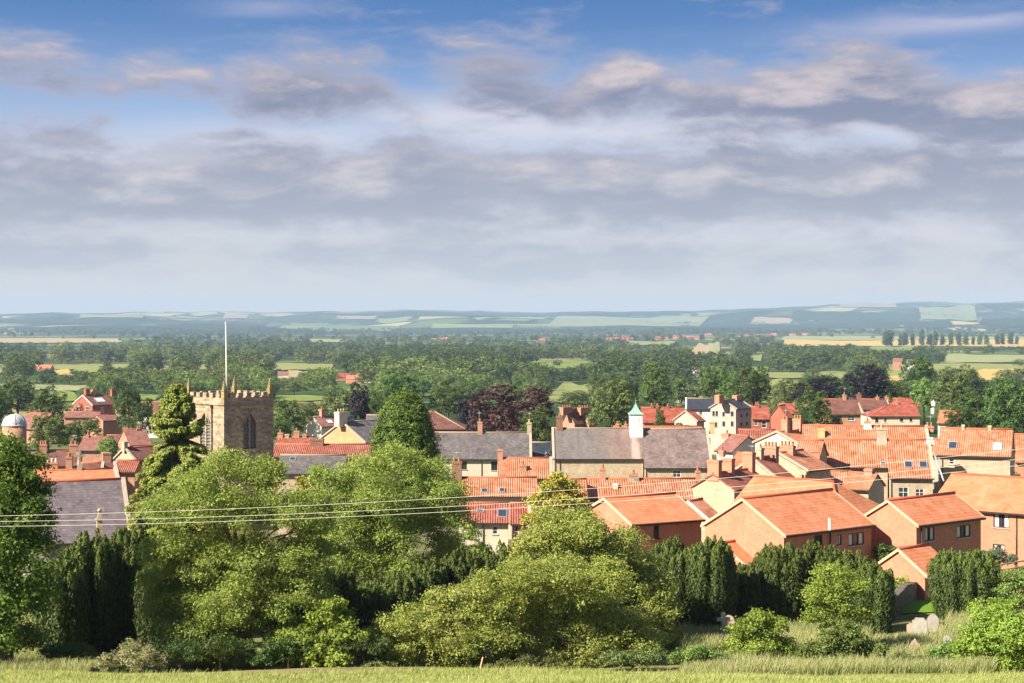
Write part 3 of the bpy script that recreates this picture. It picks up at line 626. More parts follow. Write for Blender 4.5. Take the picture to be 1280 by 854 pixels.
house('brick_house', 'red brick house with white windows right of the stone block', 'house', (940, 524), 312, -6, lpx=963, W=8, ridge_py=508.5, wall='brickd', roof='redtile', wins=[('f', 943, 526, 947.5, 532, 'plainwhite'), ('f', 952, 526, 958, 535, 'plainwhite')], chims=[(944, 949, 503, .8, 'brickd', 2)])
house('brick_house', 'plain red brick gable left of the round dark green tree', 'house', (985, 523), 300, 42, wpx=961, lpx=993, ridge_py=506.5, wall='brickd', roof='redtile')
house('brick_house', 'small red roof with white verge touching the round dark green tree', 'house', (978, 517), 330, 0, lpx=999, W=7, ridge_py=505, wall='brickp', roof='redtile', verge=['l'], copm='whitep', chims=[(992,996,501,.8,'brickp',1)])
house('brick_house', 'brown roofed brick pair with two white bow windows', 'house', (1030, 518), 325, 0, lpx=1077, W=9, ridge_py=499, wall='brickp', roof='brntile', wins=[('f', 1040.5, 519.6, 1051, 526, 'plainwhite'), ('f', 1059.5, 519.6, 1068.5, 526, 'plainwhite')], chims=[(1054, 1058, 491, .8, 'brickp', 1), (1072, 1077, 491, .9, 'brickb', 1)])
house('white_house', 'cream walled house with hipped red roof and small dark windows', 'house', (1087, 520.5), 335, 0, lpx=1151, W=9, ridge_py=505, hipl=5, wall='cream', roof='redtile', wins=[('f', 1094, 522, 1098, 528, 'dark'), ('f', 1105, 522, 1109, 528, 'plainwhite'), ('f', 1125, 523, 1129, 527, 'dark'), ('f', 1137, 523, 1140.5, 527, 'dark')],
      chims=[(1120, 1123, 499.5, .8, 'brickp', 1), (1147.5, 1151.5, 503, .9, 'brickb', 1)])
house('brick_house', 'purple brown roof between two stacks behind the cream house', 'house', (1078, 512), 352, 0, lpx=1114, W=9, ridge_py=499, wall='stone', roof='brntile', verge=['r'], copm='whitep', chims=[(1095.5, 1099, 494, .8, 'brickp', 1), (1107, 1111, 494, .8, 'brickp', 1)])
house('brick_house', 'dull red roof showing right of the last stack behind the cream house', 'house', (1122, 512), 356, 0, lpx=1146, W=9, ridge_py=498, wall='brickd', roof='redtile')
house('orange_house', 'small orange roof emerging from the large dark trees, with white front gable', 'house', (1171, 529), 270, -20, lpx=1199, W=7, ridge_py=513.5, wall='white', roof='pantile', chims=[(1163.5,1167.5,521,.6,'white',0)])
FARM = True
for i, (px, py, Y, L, W, w_, r_, lab) in enumerate([
    (848, 487.5, 560, 6, 6, 'stoneg', 'slateg', 'pale grey stone shed in front of three round green trees'),
    (42, 461, 1450, 15, 9, 'brickp', 'pantile', 'orange roofed barn in the fields far left of the tower'),
    (421, 472, 1180, 9, 8, 'brickp', 'redtile', 'red roofed farmhouse beyond the church tower'),
    (432, 474, 1120, 11, 7, 'brick', 'pantile', 'orange farm building, largest of the hamlet beyond the tower'),
    (447, 475, 1140, 9, 7, 'cream', 'pinktile', 'pale farm building at the end of the hamlet beyond the tower'),
    (440, 470, 1230, 9, 7, 'brickp', 'pantile', 'small orange roof at the back of the hamlet beyond the tower'),
    (347, 469, 1250, 8, 7, 'cream', 'pinktile', 'pale farmhouse in trees right of the flagpole'),
    (865, 462, 1300, 8, 7, 'white', 'pinktile', 'lone pale cottage in the wood above the stone block'),
    (1117, 451.5, 1500, 8, 7, 'brickp', 'pinktile', 'left one of two small cottages in the trees below the poplars'),
    (1135, 452.5, 1500, 7, 6, 'white', 'slateg', 'right one of two small cottages in the trees below the poplars')]):
    house('farm_building', lab, 'farm building', (px, py), Y, random.Random(i).uniform(-12, 12), L=L, W=W, rise=W*.36, wall=w_, roof=r_, gutter=None, ov=.2)

def local(h, px, py, axis, val): return HOUSES[h]['loc'](px, py, axis, val)
def find(s): return next(k for k in HOUSES if s in k)
# stone cross on the orange roof; stone pinnacle of the church hall
def part_on(hkey, mb, name, mat, loc, par=None):
    o = mb.build(name, M[mat], par or HOUSES[find(hkey)]['root']); o.location = loc; return o
hk = HOUSES[find('topped by a stone cross')]; q = hk['loc'](99.5, 591, 1, hk['W']/2)
mb = MB(); mb.frustum(0, 0, -.3, .35, .22, .22, .14, .14); mb.frustum(0, 0, .35, 1.75, .09, .09, .075, .075); mb.box(-.48, -.07, 1.08, .48, .07, 1.26); mb.tube([(.30*math.cos(a), 0, 1.17+.30*math.sin(a)) for a in np.linspace(0, 6.2, 20)], .05, 6)
part_on('topped by a stone cross', mb, 'cross_finial', 'coping', (q.x, hk['W']/2, hk['zr']+.1))
hk = HOUSES[find('violet slate roof and red')]; q = hk['loc'](124, 668, 1, -.1)
mb = MB(); mb.box(-.2, -.2, -3, .2, .2, 1.1); mb.box(-.27, -.27, 1.1, .27, .27, 1.25); mb.frustum(0, 0, 1.25, 1.75, .16, .16, .09, .09); mb.lathe(0, 0, [(.17, 1.75), (.17, 1.86), (.04, 2.0)], 8)
part_on('violet slate roof and red', mb, 'stone_chimney', 'stone', (q.x, -.25, q.z))

# --- turret of the hall
hk = HOUSES[find('copper capped turret')]; par = hk['root']; q = hk['loc'](794.6, 540, 1, hk['W']/2); tx, ty, tz = q.x, hk['W']/2, hk['zr']
tw = .83
mb = MB(); mb.box(-tw-.03, -tw-.6, -1.6, tw+.03, tw+.6, .05); turret_base = part_on('copper capped turret', mb, 'turret', 'whitep', (tx, ty, tz))
mb = MB(); mb.box(-tw, -tw, .052, tw, tw, 1.75); mb.box(-tw-.06, -tw-.06, 1.75, tw+.06, tw+.06, 1.86); mb.box(-tw-.05, -tw-.05, .1, tw+.05, tw+.05, .2)
for k in range(6): mb.box(-.42, -tw-.05, .4+k*.2, .42, -tw+.001, .52+k*.2)
part_on('', mb, 'turret_body', 'whitep', (0, 0, 0), turret_base)
mb = MB(); pr = [(tw+.16, 1.862), (tw+.12, 1.98), (.60, 2.25), (.42, 2.5), (.30, 2.75), (.16, 3.05), (.05, 3.3)]
for (a, z0), (b_, z1) in zip(pr, pr[1:]): mb.frustum(0, 0, z0, z1, a, a, b_, b_)
part_on('', mb, 'turret_roof', 'copper', (0, 0, 0), turret_base)
mb = MB(); mb.lathe(0, 0, [(.03, 3.28), (.09, 3.36), (.03, 3.45), (.02, 3.85), (.01, 3.95)], 8); mb.box(-.14, -.02, 3.62, .14, .02, 3.67)
part_on('', mb, 'turret_finial', 'copper', (0, 0, 0), turret_base)
# blue and white dormer gable on the link building
hk = HOUSES[find('low dark slate link')]; q = hk['loc'](683, 573, 1, .1)
mb = MB(); mb.prism([(-.5, -.3, -.2), (.5, -.3, -.2), (0, -.3, .65)], (0, 1.5, 0)); part_on('low dark slate link', mb, 'dormer', 'whitep', (q.x, 0, q.z+.15))

# --- church tower
TY = 190.0; tr = R(47.3); n0 = P(280, 506.8, TY); TW = 7.07
tdx = Vector((math.cos(tr), math.sin(tr), 0)); tdy = Vector((-math.sin(tr), math.cos(tr), 0))
tg = gz(n0.x, n0.y); tower = empty('church_tower', (n0.x, n0.y, tg), tr)
tag(tower, 'square stone church tower with battlements, corner pinnacles and tall white flagpole', 'church tower')
sh = n0.z-tg; W_ = TW
mb = MB(); wz0, wz1 = sh-5.0, sh-.9
bw0, bw1 = W_*.385, W_*.645; spring = sh-2.1
ar = [(bw0, wz0), (bw1, wz0), (bw1, spring), ((bw0+bw1)/2+.45, sh-1.35), ((bw0+bw1)/2, sh-.85), ((bw0+bw1)/2-.45, sh-1.35), (bw0, spring)]
def tower_face(org, ud, nin):
    org, ud, nin = Vector(org), Vector(ud), Vector(nin); Z = Vector((0, 0, 1)); pt = lambda u, z: org+ud*u+Z*z
    mb.face([pt(0, -3), pt(W_, -3), pt(W_, wz0), pt(0, wz0)]); mb.face([pt(0, wz0), pt(bw0, wz0), pt(bw0, spring), pt(0, spring)]); mb.face([pt(bw1, wz0), pt(W_, wz0), pt(W_, spring), pt(bw1, spring)])
    top = sh; m = (bw0+bw1)/2
    mb.face([pt(0, spring), pt(bw0, spring), pt(m-.45, sh-1.35), pt(m, sh-.85), pt(m, top), pt(0, top)]); mb.face([pt(W_, spring), pt(W_, top), pt(m, top), pt(m, sh-.85), pt(m+.45, sh-1.35), pt(bw1, spring)])
    for (a, z_), (b_, y_) in zip(ar, ar[1:]+ar[:1]): mb.face([pt(a, z_), pt(b_, y_), pt(b_, y_)+nin*.35, pt(a, z_)+nin*.35])
tower_face((0, 0, 0), (1, 0, 0), (0, 1, 0)); tower_face((0, W_, 0), (0, -1, 0), (1, 0, 0)); tower_face((W_, 0, 0), (0, 1, 0), (-1, 0, 0)); tower_face((W_, W_, 0), (-1, 0, 0), (0, -1, 0))
mb.face([(0, 0, sh), (W_, 0, sh), (W_, W_, sh), (0, W_, sh)])
mb.build('tower_wall', M['stonet'], tower)
for org, ud, nin in (((0, 0, 0), (1, 0, 0), (0, 1, 0)), ((0, W_, 0), (0, -1, 0), (1, 0, 0))):
    org, ud, nin = Vector(org), Vector(ud), Vector(nin); Z = Vector((0, 0, 1)); g_ = MB()
    p = [org+ud*a+Z*z_+nin*.26 for a, z_ in ar]; g_.face(p)
    wo = g_.build('belfry_window', M['louvre'], tower)
    g_ = MB(); m = (bw0+bw1)/2
    for k in range(9):
        z_ = wz0+.15+k*.36
        if z_ < spring+.1: g_.prism([org+ud*(bw0+.06)+Z*z_+nin*.12, org+ud*(m-.08)+Z*z_+nin*.12, org+ud*(m-.08)+Z*(z_+.2)+nin*.24, org+ud*(bw0+.06)+Z*(z_+.2)+nin*.24], nin*.02); g_.prism([org+ud*(m+.08)+Z*z_+nin*.12, org+ud*(bw1-.06)+Z*z_+nin*.12, org+ud*(bw1-.06)+Z*(z_+.2)+nin*.24, org+ud*(m+.08)+Z*(z_+.2)+nin*.24], nin*.02)
    g_.build('louvre', M['louvre'], wo)
    g_ = MB(); g_.prism([org+ud*(m-.09)+Z*wz0+nin*.08, org+ud*(m+.09)+Z*wz0+nin*.08, org+ud*(m+.09)+Z*(sh-.95)+nin*.08, org+ud*(m-.09)+Z*(sh-.95)+nin*.08], nin*.17); g_.build('mullion', M['stonet'], wo)
    g_ = MB()
    g_.tube([org+ud*a0+Z*z0-nin*.04 for a0, z0 in ar[2:7]], .10, 6)
    g_.build('hood_mould', M['stonet'], wo); g_ = MB()
    g_.prism([org+ud*(bw0-.15)+Z*(wz0-.2)-nin*.08, org+ud*(bw1+.15)+Z*(wz0-.2)-nin*.08, org+ud*(bw1+.15)+Z*(wz0-.01)-nin*.08, org+ud*(bw0-.15)+Z*(wz0-.01)-nin*.08], nin*.2)
    g_.build('sill', M['stonet'], wo)
g_ = MB(); e = .13
g_.box(-e, -e, sh+.002, W_+e, W_+e, sh+.2); g_.build('string_course', M['stonet'], tower)
pz = sh+.202; t = .35; ph = .58; nm = 6; step = W_/nm; mw = step*.56
def crenel(L0, L1):
    pts = [(L0, pz)]
    pts += [(L0, pz+ph)]
    for k in range(1, nm):
        c = step*k; pts += [(c-mw/2, pz+ph), (c-mw/2, pz+ph+.55), (c+mw/2, pz+ph+.55), (c+mw/2, pz+ph)]
    return pts+[(L1, pz+ph), (L1, pz)]
for ax_, v0, L0, L1 in ((0, 0, 0, W_), (0, W_-t, 0, W_), (1, 0, t+.003, W_-t-.003), (1, W_-t, t+.003, W_-t-.003)):
    g_ = MB(); pp = crenel(L0, L1)
    if ax_ == 0: g_.prism([(u, v0, z_) for u, z_ in pp], (0, t, 0))
    else: g_.prism([(v0, u, z_) for u, z_ in pp], (t, 0, 0))
    g_.build('parapet', M['stonet'], tower)
for (x, y) in ((.28, .28), (W_-.28, .28), (.28, W_-.28), (W_-.28, W_-.28)):
    g_ = MB(); g_.frustum(x, y, pz+ph-.3, pz+ph+.75, .29, .29, .26, .26); g_.frustum(x, y, pz+ph+.75, pz+ph+.85, .31, .31, .31, .31); g_.frustum(x, y, pz+ph+.85, pz+ph+1.9, .23, .23, .07, .07); g_.lathe(x, y, [(.07, pz+ph+1.85), (.11, pz+ph+1.97), (.03, pz+ph+2.1)], 8)
    for kk in range(3):
        for (cx_, cy_) in ((1, 0), (-1, 0), (0, 1), (0, -1)): rr_ = .23-.05*kk; g_.box(x+cx_*rr_-.05, y+cy_*rr_-.05, pz+ph+1.05+kk*.27, x+cx_*rr_+.05, y+cy_*rr_+.05, pz+ph+1.14+kk*.27)
    g_.build('pinnacle', M['moss'], tower)
g_ = MB(); fb = Vector((W_*.5-.25, W_*.5+.2, pz)); 
g_.tube([fb, fb+Vector((-.05, 0, 4)), fb+Vector((-.16, 0, 8.9))], [.10, .085, .05], 10); g_.lathe(fb.x-.16, fb.y, [(.04, fb.z+8.85), (.10, fb.z+8.95), (.03, fb.z+9.08)], 8)
g_.build('flagpole', M['whitep'], tower)
g_ = MB(); g_.tube([(-.08, W_*.30, -1), (-.08, W_*.30, sh*.5), (-.08, W_*.30, sh-.15)], .09, 8); g_.box(-.2, W_*.30-.14, sh-.35, 0, W_*.30+.14, sh-.05); g_.build('downpipe', M['blackp'], tower)

# --- round brick tower with pale dome
c = P(18, 532, 330); g = gz(c.x, c.y); silo = empty('observatory_tower', (c.x, c.y, g)); tag(silo, 'round brick tower with pale metal dome at the left edge of town', 'tower')
hh = c.z-g; g_ = MB(); g_.lathe(0, 0, [(2.3, -2), (2.28, hh)], 32); g_.build('tower_wall', M['brickp'], silo)
g_ = MB(); g_.lathe(0, 0, [(2.42, hh-.08), (2.42, hh+.18), (2.3, hh+.2)]+[(2.3*math.cos(a), hh+.2+2.05*math.sin(a)) for a in np.linspace(.08, 1.5, 9)], 32); do = g_.build('dome', M['dome'], silo)
for k in range(3):
    a = R(-70+k*50); g_ = MB(); g_.tube([(2.33*math.cos(b)*math.cos(a), 2.33*math.cos(b)*math.sin(a), hh+.2+2.08*math.sin(b)) for b in np.linspace(.05, 1.5, 9)], .05, 6); g_.build('dome_rib', M['dome'], do)

# --- weather streaks of soot: string course drips are in the stone itself
# --- aerials, poles, wires
def aerial(px, py0, py1, Y, label):
    a, b_ = P(px, py0, Y), P(px, py1, Y); g_ = MB(); g_.tube([b_-b_, Vector((0, 0, (a.z-b_.z)*.5)), Vector((0, 0, a.z-b_.z))], .02, 6)
    h_ = a.z-b_.z; g_.box(-.02, -.5, h_*.8-.02, .02, .5, h_*.8+.02)
    for k in range(7): g_.box(-.28, -.45+k*.15, h_*.8+.02, .28, -.43+k*.15, h_*.8+.04)
    o = g_.build('television_aerial', M['greyp']); o.location = b_; tag(o, label, 'aerial')
for px_, a0, b0, Y_, lb in ((599, 514, 527, 229, 'aerial on the brick stack of the long cream house'), (662, 515, 528, 229, 'aerial on the stone stack at the end of the long cream house'), (699, 507, 520, 226, 'aerial on the left stack of the turreted hall'), (940, 556, 567, 151, 'aerial on the square stack behind the cream stone gable'), (1084, 514, 526, 200, 'aerial on the white based stack of the upper pantiled row'), (1163, 519, 531, 200, 'aerial on the end stack of the upper pantiled row'), (982, 511, 523, 203, 'aerial on the left of the two tall gable stacks'), (1056, 484, 494, 329, 'aerial on the brick pair with bow windows'), (92, 543, 554, 216, 'aerial on the right stack of the Victorian villa'), (429, 503, 514, 244, 'aerial on the cream chimney of the peach gable'), (571, 564, 575, 185, 'aerial on the big stack ending the terrace')):
    aerial(px_, a0, b0, Y_, lb)
p = P(1036.5, 660, 114.8); g_ = MB(); g_.box(-.07, -.1, -.15, .07, .04, .66); o = g_.build('aerial_box', M['whitep']); o.location = p; tag(o, 'white box aerial at the eave of the large plain gabled house', 'aerial')
g_ = MB(); g_.box(-.02, -.4, .1, .62, -.36, .14); g_.box(.2, -.6, .08, .24, -.1, .12)
a, b_ = P(1167.5, 566, 178), P(1180, 602, 174.5); g_ = MB(); g_.tube([Vector((0, 0, 0)), (a-b_)*.5, a-b_], .10, 8); o = g_.build('leaning_pole', M['greyp']); o.location = b_; tag(o, 'pale leaning pole at the end of the row with rooflights', 'pole')
a, b_ = P(1166.5, 500, 265), P(1166.5, 520, 265); g_ = MB(); g_.tube([Vector((0, 0, 0)), (a-b_)*.5, a-b_], [.06, .06, .05], 8); g_.frustum(0, 0, (a-b_).z*.62, (a-b_).z*.9, .22, .22, .26, .26); o = g_.build('white_cowl', M['whitep']); o.location = b_; tag(o, 'white cowl on a post against the large dark trees', 'cowl')
a, b_ = P(1263, 497, 262), P(1263, 528, 262)

WY = 72.0
for lab, pts in (('topmost of three pale overhead wires crossing the view', [(-160, 649), (0, 643.5), (320, 634), (560, 620.5), (740, 611), (900, 602), (1060, 583.5), (1280, 560.5), (1420, 544)]),
                 ('middle of three pale overhead wires crossing the view', [(-160, 654), (0, 650), (320, 645), (560, 633.5), (740, 622), (900, 611), (1060, 595.5), (1280, 573.5), (1420, 557)]),
                 ('lowest of three pale overhead wires crossing the view', [(-160, 660), (0, 657), (320, 650.5), (560, 639), (740, 628.5), (900, 619), (1060, 604), (1280, 580.5), (1420, 565)])):
    xs = [p_[0] for p_ in pts]; co = np.polyfit(xs, [p_[1] for p_ in pts], 2); pl = [P(x_, np.polyval(co, x_), WY) for x_ in np.linspace(-160, 1420, 60)]
    g_ = MB(); c0 = pl[0]; g_.tube([p_-c0 for p_ in pl], .009, 6); o = g_.build('overhead_wire', M['wire']); o.location = c0; tag(o, lab, 'wire')
# ================================================================== GROUND
def _ground(nt, b, out):
    pos = nt.geo('Position'); x, y, z = nt.sep(pos)
    n1 = nt.noise(pos, .05, 6, .6); n2 = nt.noise(pos, .9, 5, .65); n3 = nt.noise(pos, .012, 4)
    meadow = nt.mix(nt.ramp(n1*.5+n2*.5, .38, .62), (.17, .20, .045), (.31, .29, .10))
    yard = nt.mix(nt.ramp(n1*.5+n2*.5, .4, .6), (.10, .13, .035), (.25, .22, .10))
    town = nt.mix(nt.ramp(n2, .4, .6), (.10, .12, .05), (.17, .15, .09))
    # patchwork of fields and dark wooded ground on the plain
    vo = nt.voronoi(nt.xyz(x*.0052+n3*.5, y*.0034, 0.0), 1.0)
    fr = nt.sep(V(nt, vo.outputs['Color']))[0]
    fld = nt.cramp(fr, [(0, (.05, .08, .028)), (.3, (.075, .115, .035)), (.55, (.11, .15, .045)), (.75, (.20, .21, .075)), (.9, (.30, .25, .11)), (1.0, (.09, .13, .04))])
    wood = nt.ramp(nt.noise(nt.vmul(pos, (.0022, .0028, 0.0)), 1.0, 5, .6), .44, .52)
    fld = nt.mix(wood*.85, fld, (.022, .04, .017))
    fld = nt.hsv(fld, val=(n1-.5)*.5+1.0)
    col = nt.mix(nt.ramp(y, 66.0, 72.0), meadow, yard)
    col = nt.mix(nt.ramp(y, 118.0, 128.0), col, town)
    col = nt.mix(nt.ramp(y, 330.0, 420.0), col, fld)
    nt.put(b.inputs['Base Color'], col)
M['ground'] = material('grass and fields', _ground, 1.0, 0.0)
def _hills(nt, b, out):
    pos = nt.geo('Position'); x, y, z = nt.sep(pos)
    n3 = nt.noise(nt.vmul(pos, (.0012, .0012, 0)), 1.0, 3)
    vo = nt.voronoi(nt.xyz(x*.0030+n3*1.4, y*.0013+n3, 0.0), 1.0)
    fr = nt.sep(V(nt, vo.outputs['Color']))[0]
    fld = nt.cramp(fr, [(0, (.06, .10, .035)), (.3, (.10, .14, .05)), (.5, (.16, .19, .075)), (.68, (.26, .26, .12)), (.84, (.36, .31, .17)), (1.0, (.13, .18, .06))])
    ed = nt.voronoi(nt.xyz(x*.0030+n3*1.4, y*.0013+n3, 0.0), 1.0, 'DISTANCE_TO_EDGE')
    fld = nt.mix(nt.ramp(V(nt, ed.outputs[0]), .03, .06), (.03, .05, .025), fld)
    wn = nt.noise(nt.vmul(pos, (.00042, .00095, .004)), 1.0, 6, .62)
    wood = nt.ramp(wn, .47, .53)
    col = nt.mix(wood*.93, fld, (.022, .038, .02))
    nt.put(b.inputs['Base Color'], col)
M['hills'] = material('hill fields and woods', _hills, 1.0, 0.0)
def strip_mesh(name, ys, nx, mat, lab):
    t = np.linspace(-1, 1, nx); Yg, T = np.meshgrid(ys, t, indexing='ij')
    X = T*(np.abs(Yg)*.62+70); Z = ground(X, Yg)
    v = np.stack([X, Yg, Z], -1).reshape(-1, 3); n = len(ys)
    i, j = np.meshgrid(np.arange(n-1), np.arange(nx-1), indexing='ij'); a = (i*nx+j).ravel()
    me = np_mesh(name, v, np.stack([a, a+1, a+nx+1, a+nx], -1), mat)
    me.polygons.foreach_set('use_smooth', np.ones(len(me.polygons), bool))
    return tag(link(name, me), lab, None, kind='structure')
strip_mesh('ground', np.unique(np.concatenate([np.linspace(-60, 40, 30), np.linspace(40, 135, 96), np.geomspace(135, 6500, 190)])), 150, M['ground'], 'grass slope, churchyard and field patchwork of the plain')
strip_mesh('hills', np.geomspace(6500, 14900, 170), 240, M['hills'], 'hazy blue hills of fields and woods')

def fieldmat(name, c, row=.0):
    def f(nt, b, out):
        pos = nt.geo('Position'); n = nt.noise(pos, .03, 5, .6); n2 = nt.noise(nt.vmul(pos, (.004, .03, 0)), 1.0, 3)
        nt.put(b.inputs['Base Color'], nt.hsv(tuple(c), val=(n-.5)*.5+(n2-.5)*.4+1.0, h=(n2-.5)*.03+.5))
    return material(name, f, 1.0, 0.0)
FM = {'pale': fieldmat('pale green crop', (0.24, 0.26, 0.130)), 'green': fieldmat('green pasture', (0.16, 0.21, 0.060)), 'tan': fieldmat('tan stubble', (0.32, 0.26, 0.150)),
      'gold': fieldmat('golden wheat', (0.42, 0.31, 0.115)), 'lime': fieldmat('yellow green crop', (0.21, 0.23, 0.085)), 'wood': fieldmat('dark hill wood', (.034, .056, .032)), 'lawn': fieldmat('mown lawn', (.12, .22, .03)), 'olive': fieldmat('olive rough pasture', (0.20, 0.22, 0.085))}
for k_, c_f in (('pale', (.19, .22, .12)), ('lime', (.17, .205, .085)), ('tan', (.25, .21, .14)), ('green', (.12, .16, .07))): FM['far '+k_] = fieldmat('far '+k_+' field', c_f)
FIELDS = [(-60, 152, 424, 429.5, 'tan'), (58, 164, 456.5, 463, 'lime'), (70, 89, 463, 470, 'gold'), (92, 128, 462, 467, 'lime'), (203, 217, 456, 467, 'lime'), (243, 264, 456.5, 464, 'lime'),
    (36, 112, 482, 490, 'pale'), (40, 97, 490, 502, 'green'), (168, 198, 494, 501, 'green'), (-30, 10, 481, 487, 'lime'), (-20, 6, 456, 468, 'tan'),
    (343, 416, 455.5, 463, 'lime'), (356, 384, 464.5, 474, 'tan'), (343, 432, 495.5, 502, 'green'), (343, 428, 511, 518, 'pale'), (612, 642, 481, 487, 'pale'), (387, 425, 425, 429, 'pale'),
    (690, 737, 480, 506, 'olive'), (664, 742, 454.5, 462, 'green'), (784, 842, 427.5, 432.5, 'lime'), (866, 888, 431, 446, 'tan'), (886, 900, 429, 443, 'pale'), (907, 920, 446, 453, 'tan'), (936,952,445,452,'lime'), (936, 960, 460, 468, 'green'), (874, 900, 488, 500, 'lime'),
    (978, 1300, 421.5, 426, 'pale'), (980, 1300, 426, 434, 'gold'), (1086, 1140, 434, 441.5, 'green'), (1180, 1300, 444, 454.5, 'pale'), (1108, 1300, 456, 463, 'lime'), (1222, 1300, 463, 479, 'gold'), (1108, 1136, 462, 472, 'lime'), (1108, 1130, 471, 480, 'gold'),
    (955, 1060, 466, 474, 'olive'), (958, 1000, 476, 492, 'lime'), (1150, 1222, 462, 468, 'olive'), (430, 470, 487, 492, 'green'),
    (1150, 1220, 384, 401, 'pale'), (1050, 1120, 380.5, 385, 'tan'), (690, 880, 397, 409, 'pale'), (850, 900, 388, 394, 'lime'), (940, 990, 398, 406, 'tan'), (380, 500, 408, 415, 'green'), (100, 180, 394, 398, 'pale'), (280, 310, 394, 399, 'tan'), (420, 470, 396, 400, 'tan'), (540, 700, 406, 411, 'lime'),
    (-40, 128, 400, 404.5, 'wood'), (205, 332, 403.5, 414, 'wood'), (20, 190, 410, 416, 'wood'), (330, 440, 398, 404, 'wood'), (500, 700, 392, 396, 'wood'), (640, 760, 409, 414, 'wood'), (880, 1040, 387, 397, 'wood'), (990, 1150, 392, 402, 'wood'), (1000, 1190, 403, 411, 'wood'), (1215, 1330, 381, 392, 'wood'), (1230, 1330, 396, 408, 'wood'), (850, 960, 404, 411, 'wood'), (700, 850, 391.5, 394.5, 'wood')]
def field(x0, x1, y0, y1, kind, skew=0.0):
    nm_ = 'hill_wood' if kind == 'wood' else 'field'
    nx = max(8, int((x1-x0)/4)); ny = 8; far = y0 < 415
    rng = random.Random(int(x0*7+y0))
    V_ = []
    for j in range(ny+1):
        for i in range(nx+1):
            u, v = i/nx, j/ny
            e = .12*math.sin(u*5+x0)+.06*math.sin(u*13+y0)+(.35*math.sin(u*math.pi)**.5-.3+.1*math.sin(u*23+x0) if kind == 'wood' else 0)
            py = y0+(y1-y0)*(v+(-abs(e)*(1-v)+e*v*.5 if kind == 'wood' else e*(1-v)*.7-e*v*.5)); px = x0+(x1-x0)*u+ (v-.5)*(y1-y0)*1.2*math.sin(x0)
            g = ray_ground(px, py, 6500.0 if far else 300.0, 14500.0 if far else 8000.0)
            if g is None: return
            V_.append((g.x, g.y, g.z+.03+g.y*.0005))
    a = np.array([[j*(nx+1)+i for i in range(nx)] for j in range(ny)]).ravel()
    me = np_mesh(nm_, np.array(V_), np.stack([a+nx+1, a+nx+2, a+1, a], -1), FM['far '+kind if far and 'far '+kind in FM else kind])
    ys = [q[1] for q in V_]
    if max(ys)-min(ys) > 5200: 
        print('field spans ridge, skipped', x0, y0, min(ys), max(ys)); return
    tag(link(nm_, me), 'dark wood on the hazy hillside' if kind == 'wood' else {'pale': 'pale green', 'green': 'green', 'tan': 'tan', 'gold': 'golden', 'lime': 'yellow green', 'olive': 'olive'}[kind]+' field on the plain or hills', None, kind='structure')
for f_ in FIELDS: field(*f_)
# mown lawn by the stone wall and at the left edge
def lawn(pts, lab):
    pts = [ray_ground(*p) for p in pts]; V_ = []; n = 14
    for j in range(n+1):
        for i in range(n+1):
            u, v = i/n, j/n; q = (pts[0]*(1-u)+pts[1]*u)*(1-v)+(pts[3]*(1-u)+pts[2]*u)*v; V_.append((q.x, q.y, gz(q.x, q.y)+.06))
    a = np.array([[j*(n+1)+i for i in range(n)] for j in range(n)]).ravel()
    tag(link('lawn', np_mesh('lawn', np.array(V_), np.stack([a, a+1, a+n+2, a+n+1], -1), FM['lawn'])), lab, None, kind='structure')
lawn([(1108, 770), (1176, 766), (1172, 736), (1142, 740)], 'bright mown lawn beside the dry stone wall')
lawn([(-20, 832), (62, 832), (60, 806), (-20, 804)], 'lawn glimpsed under the tree at the left edge')

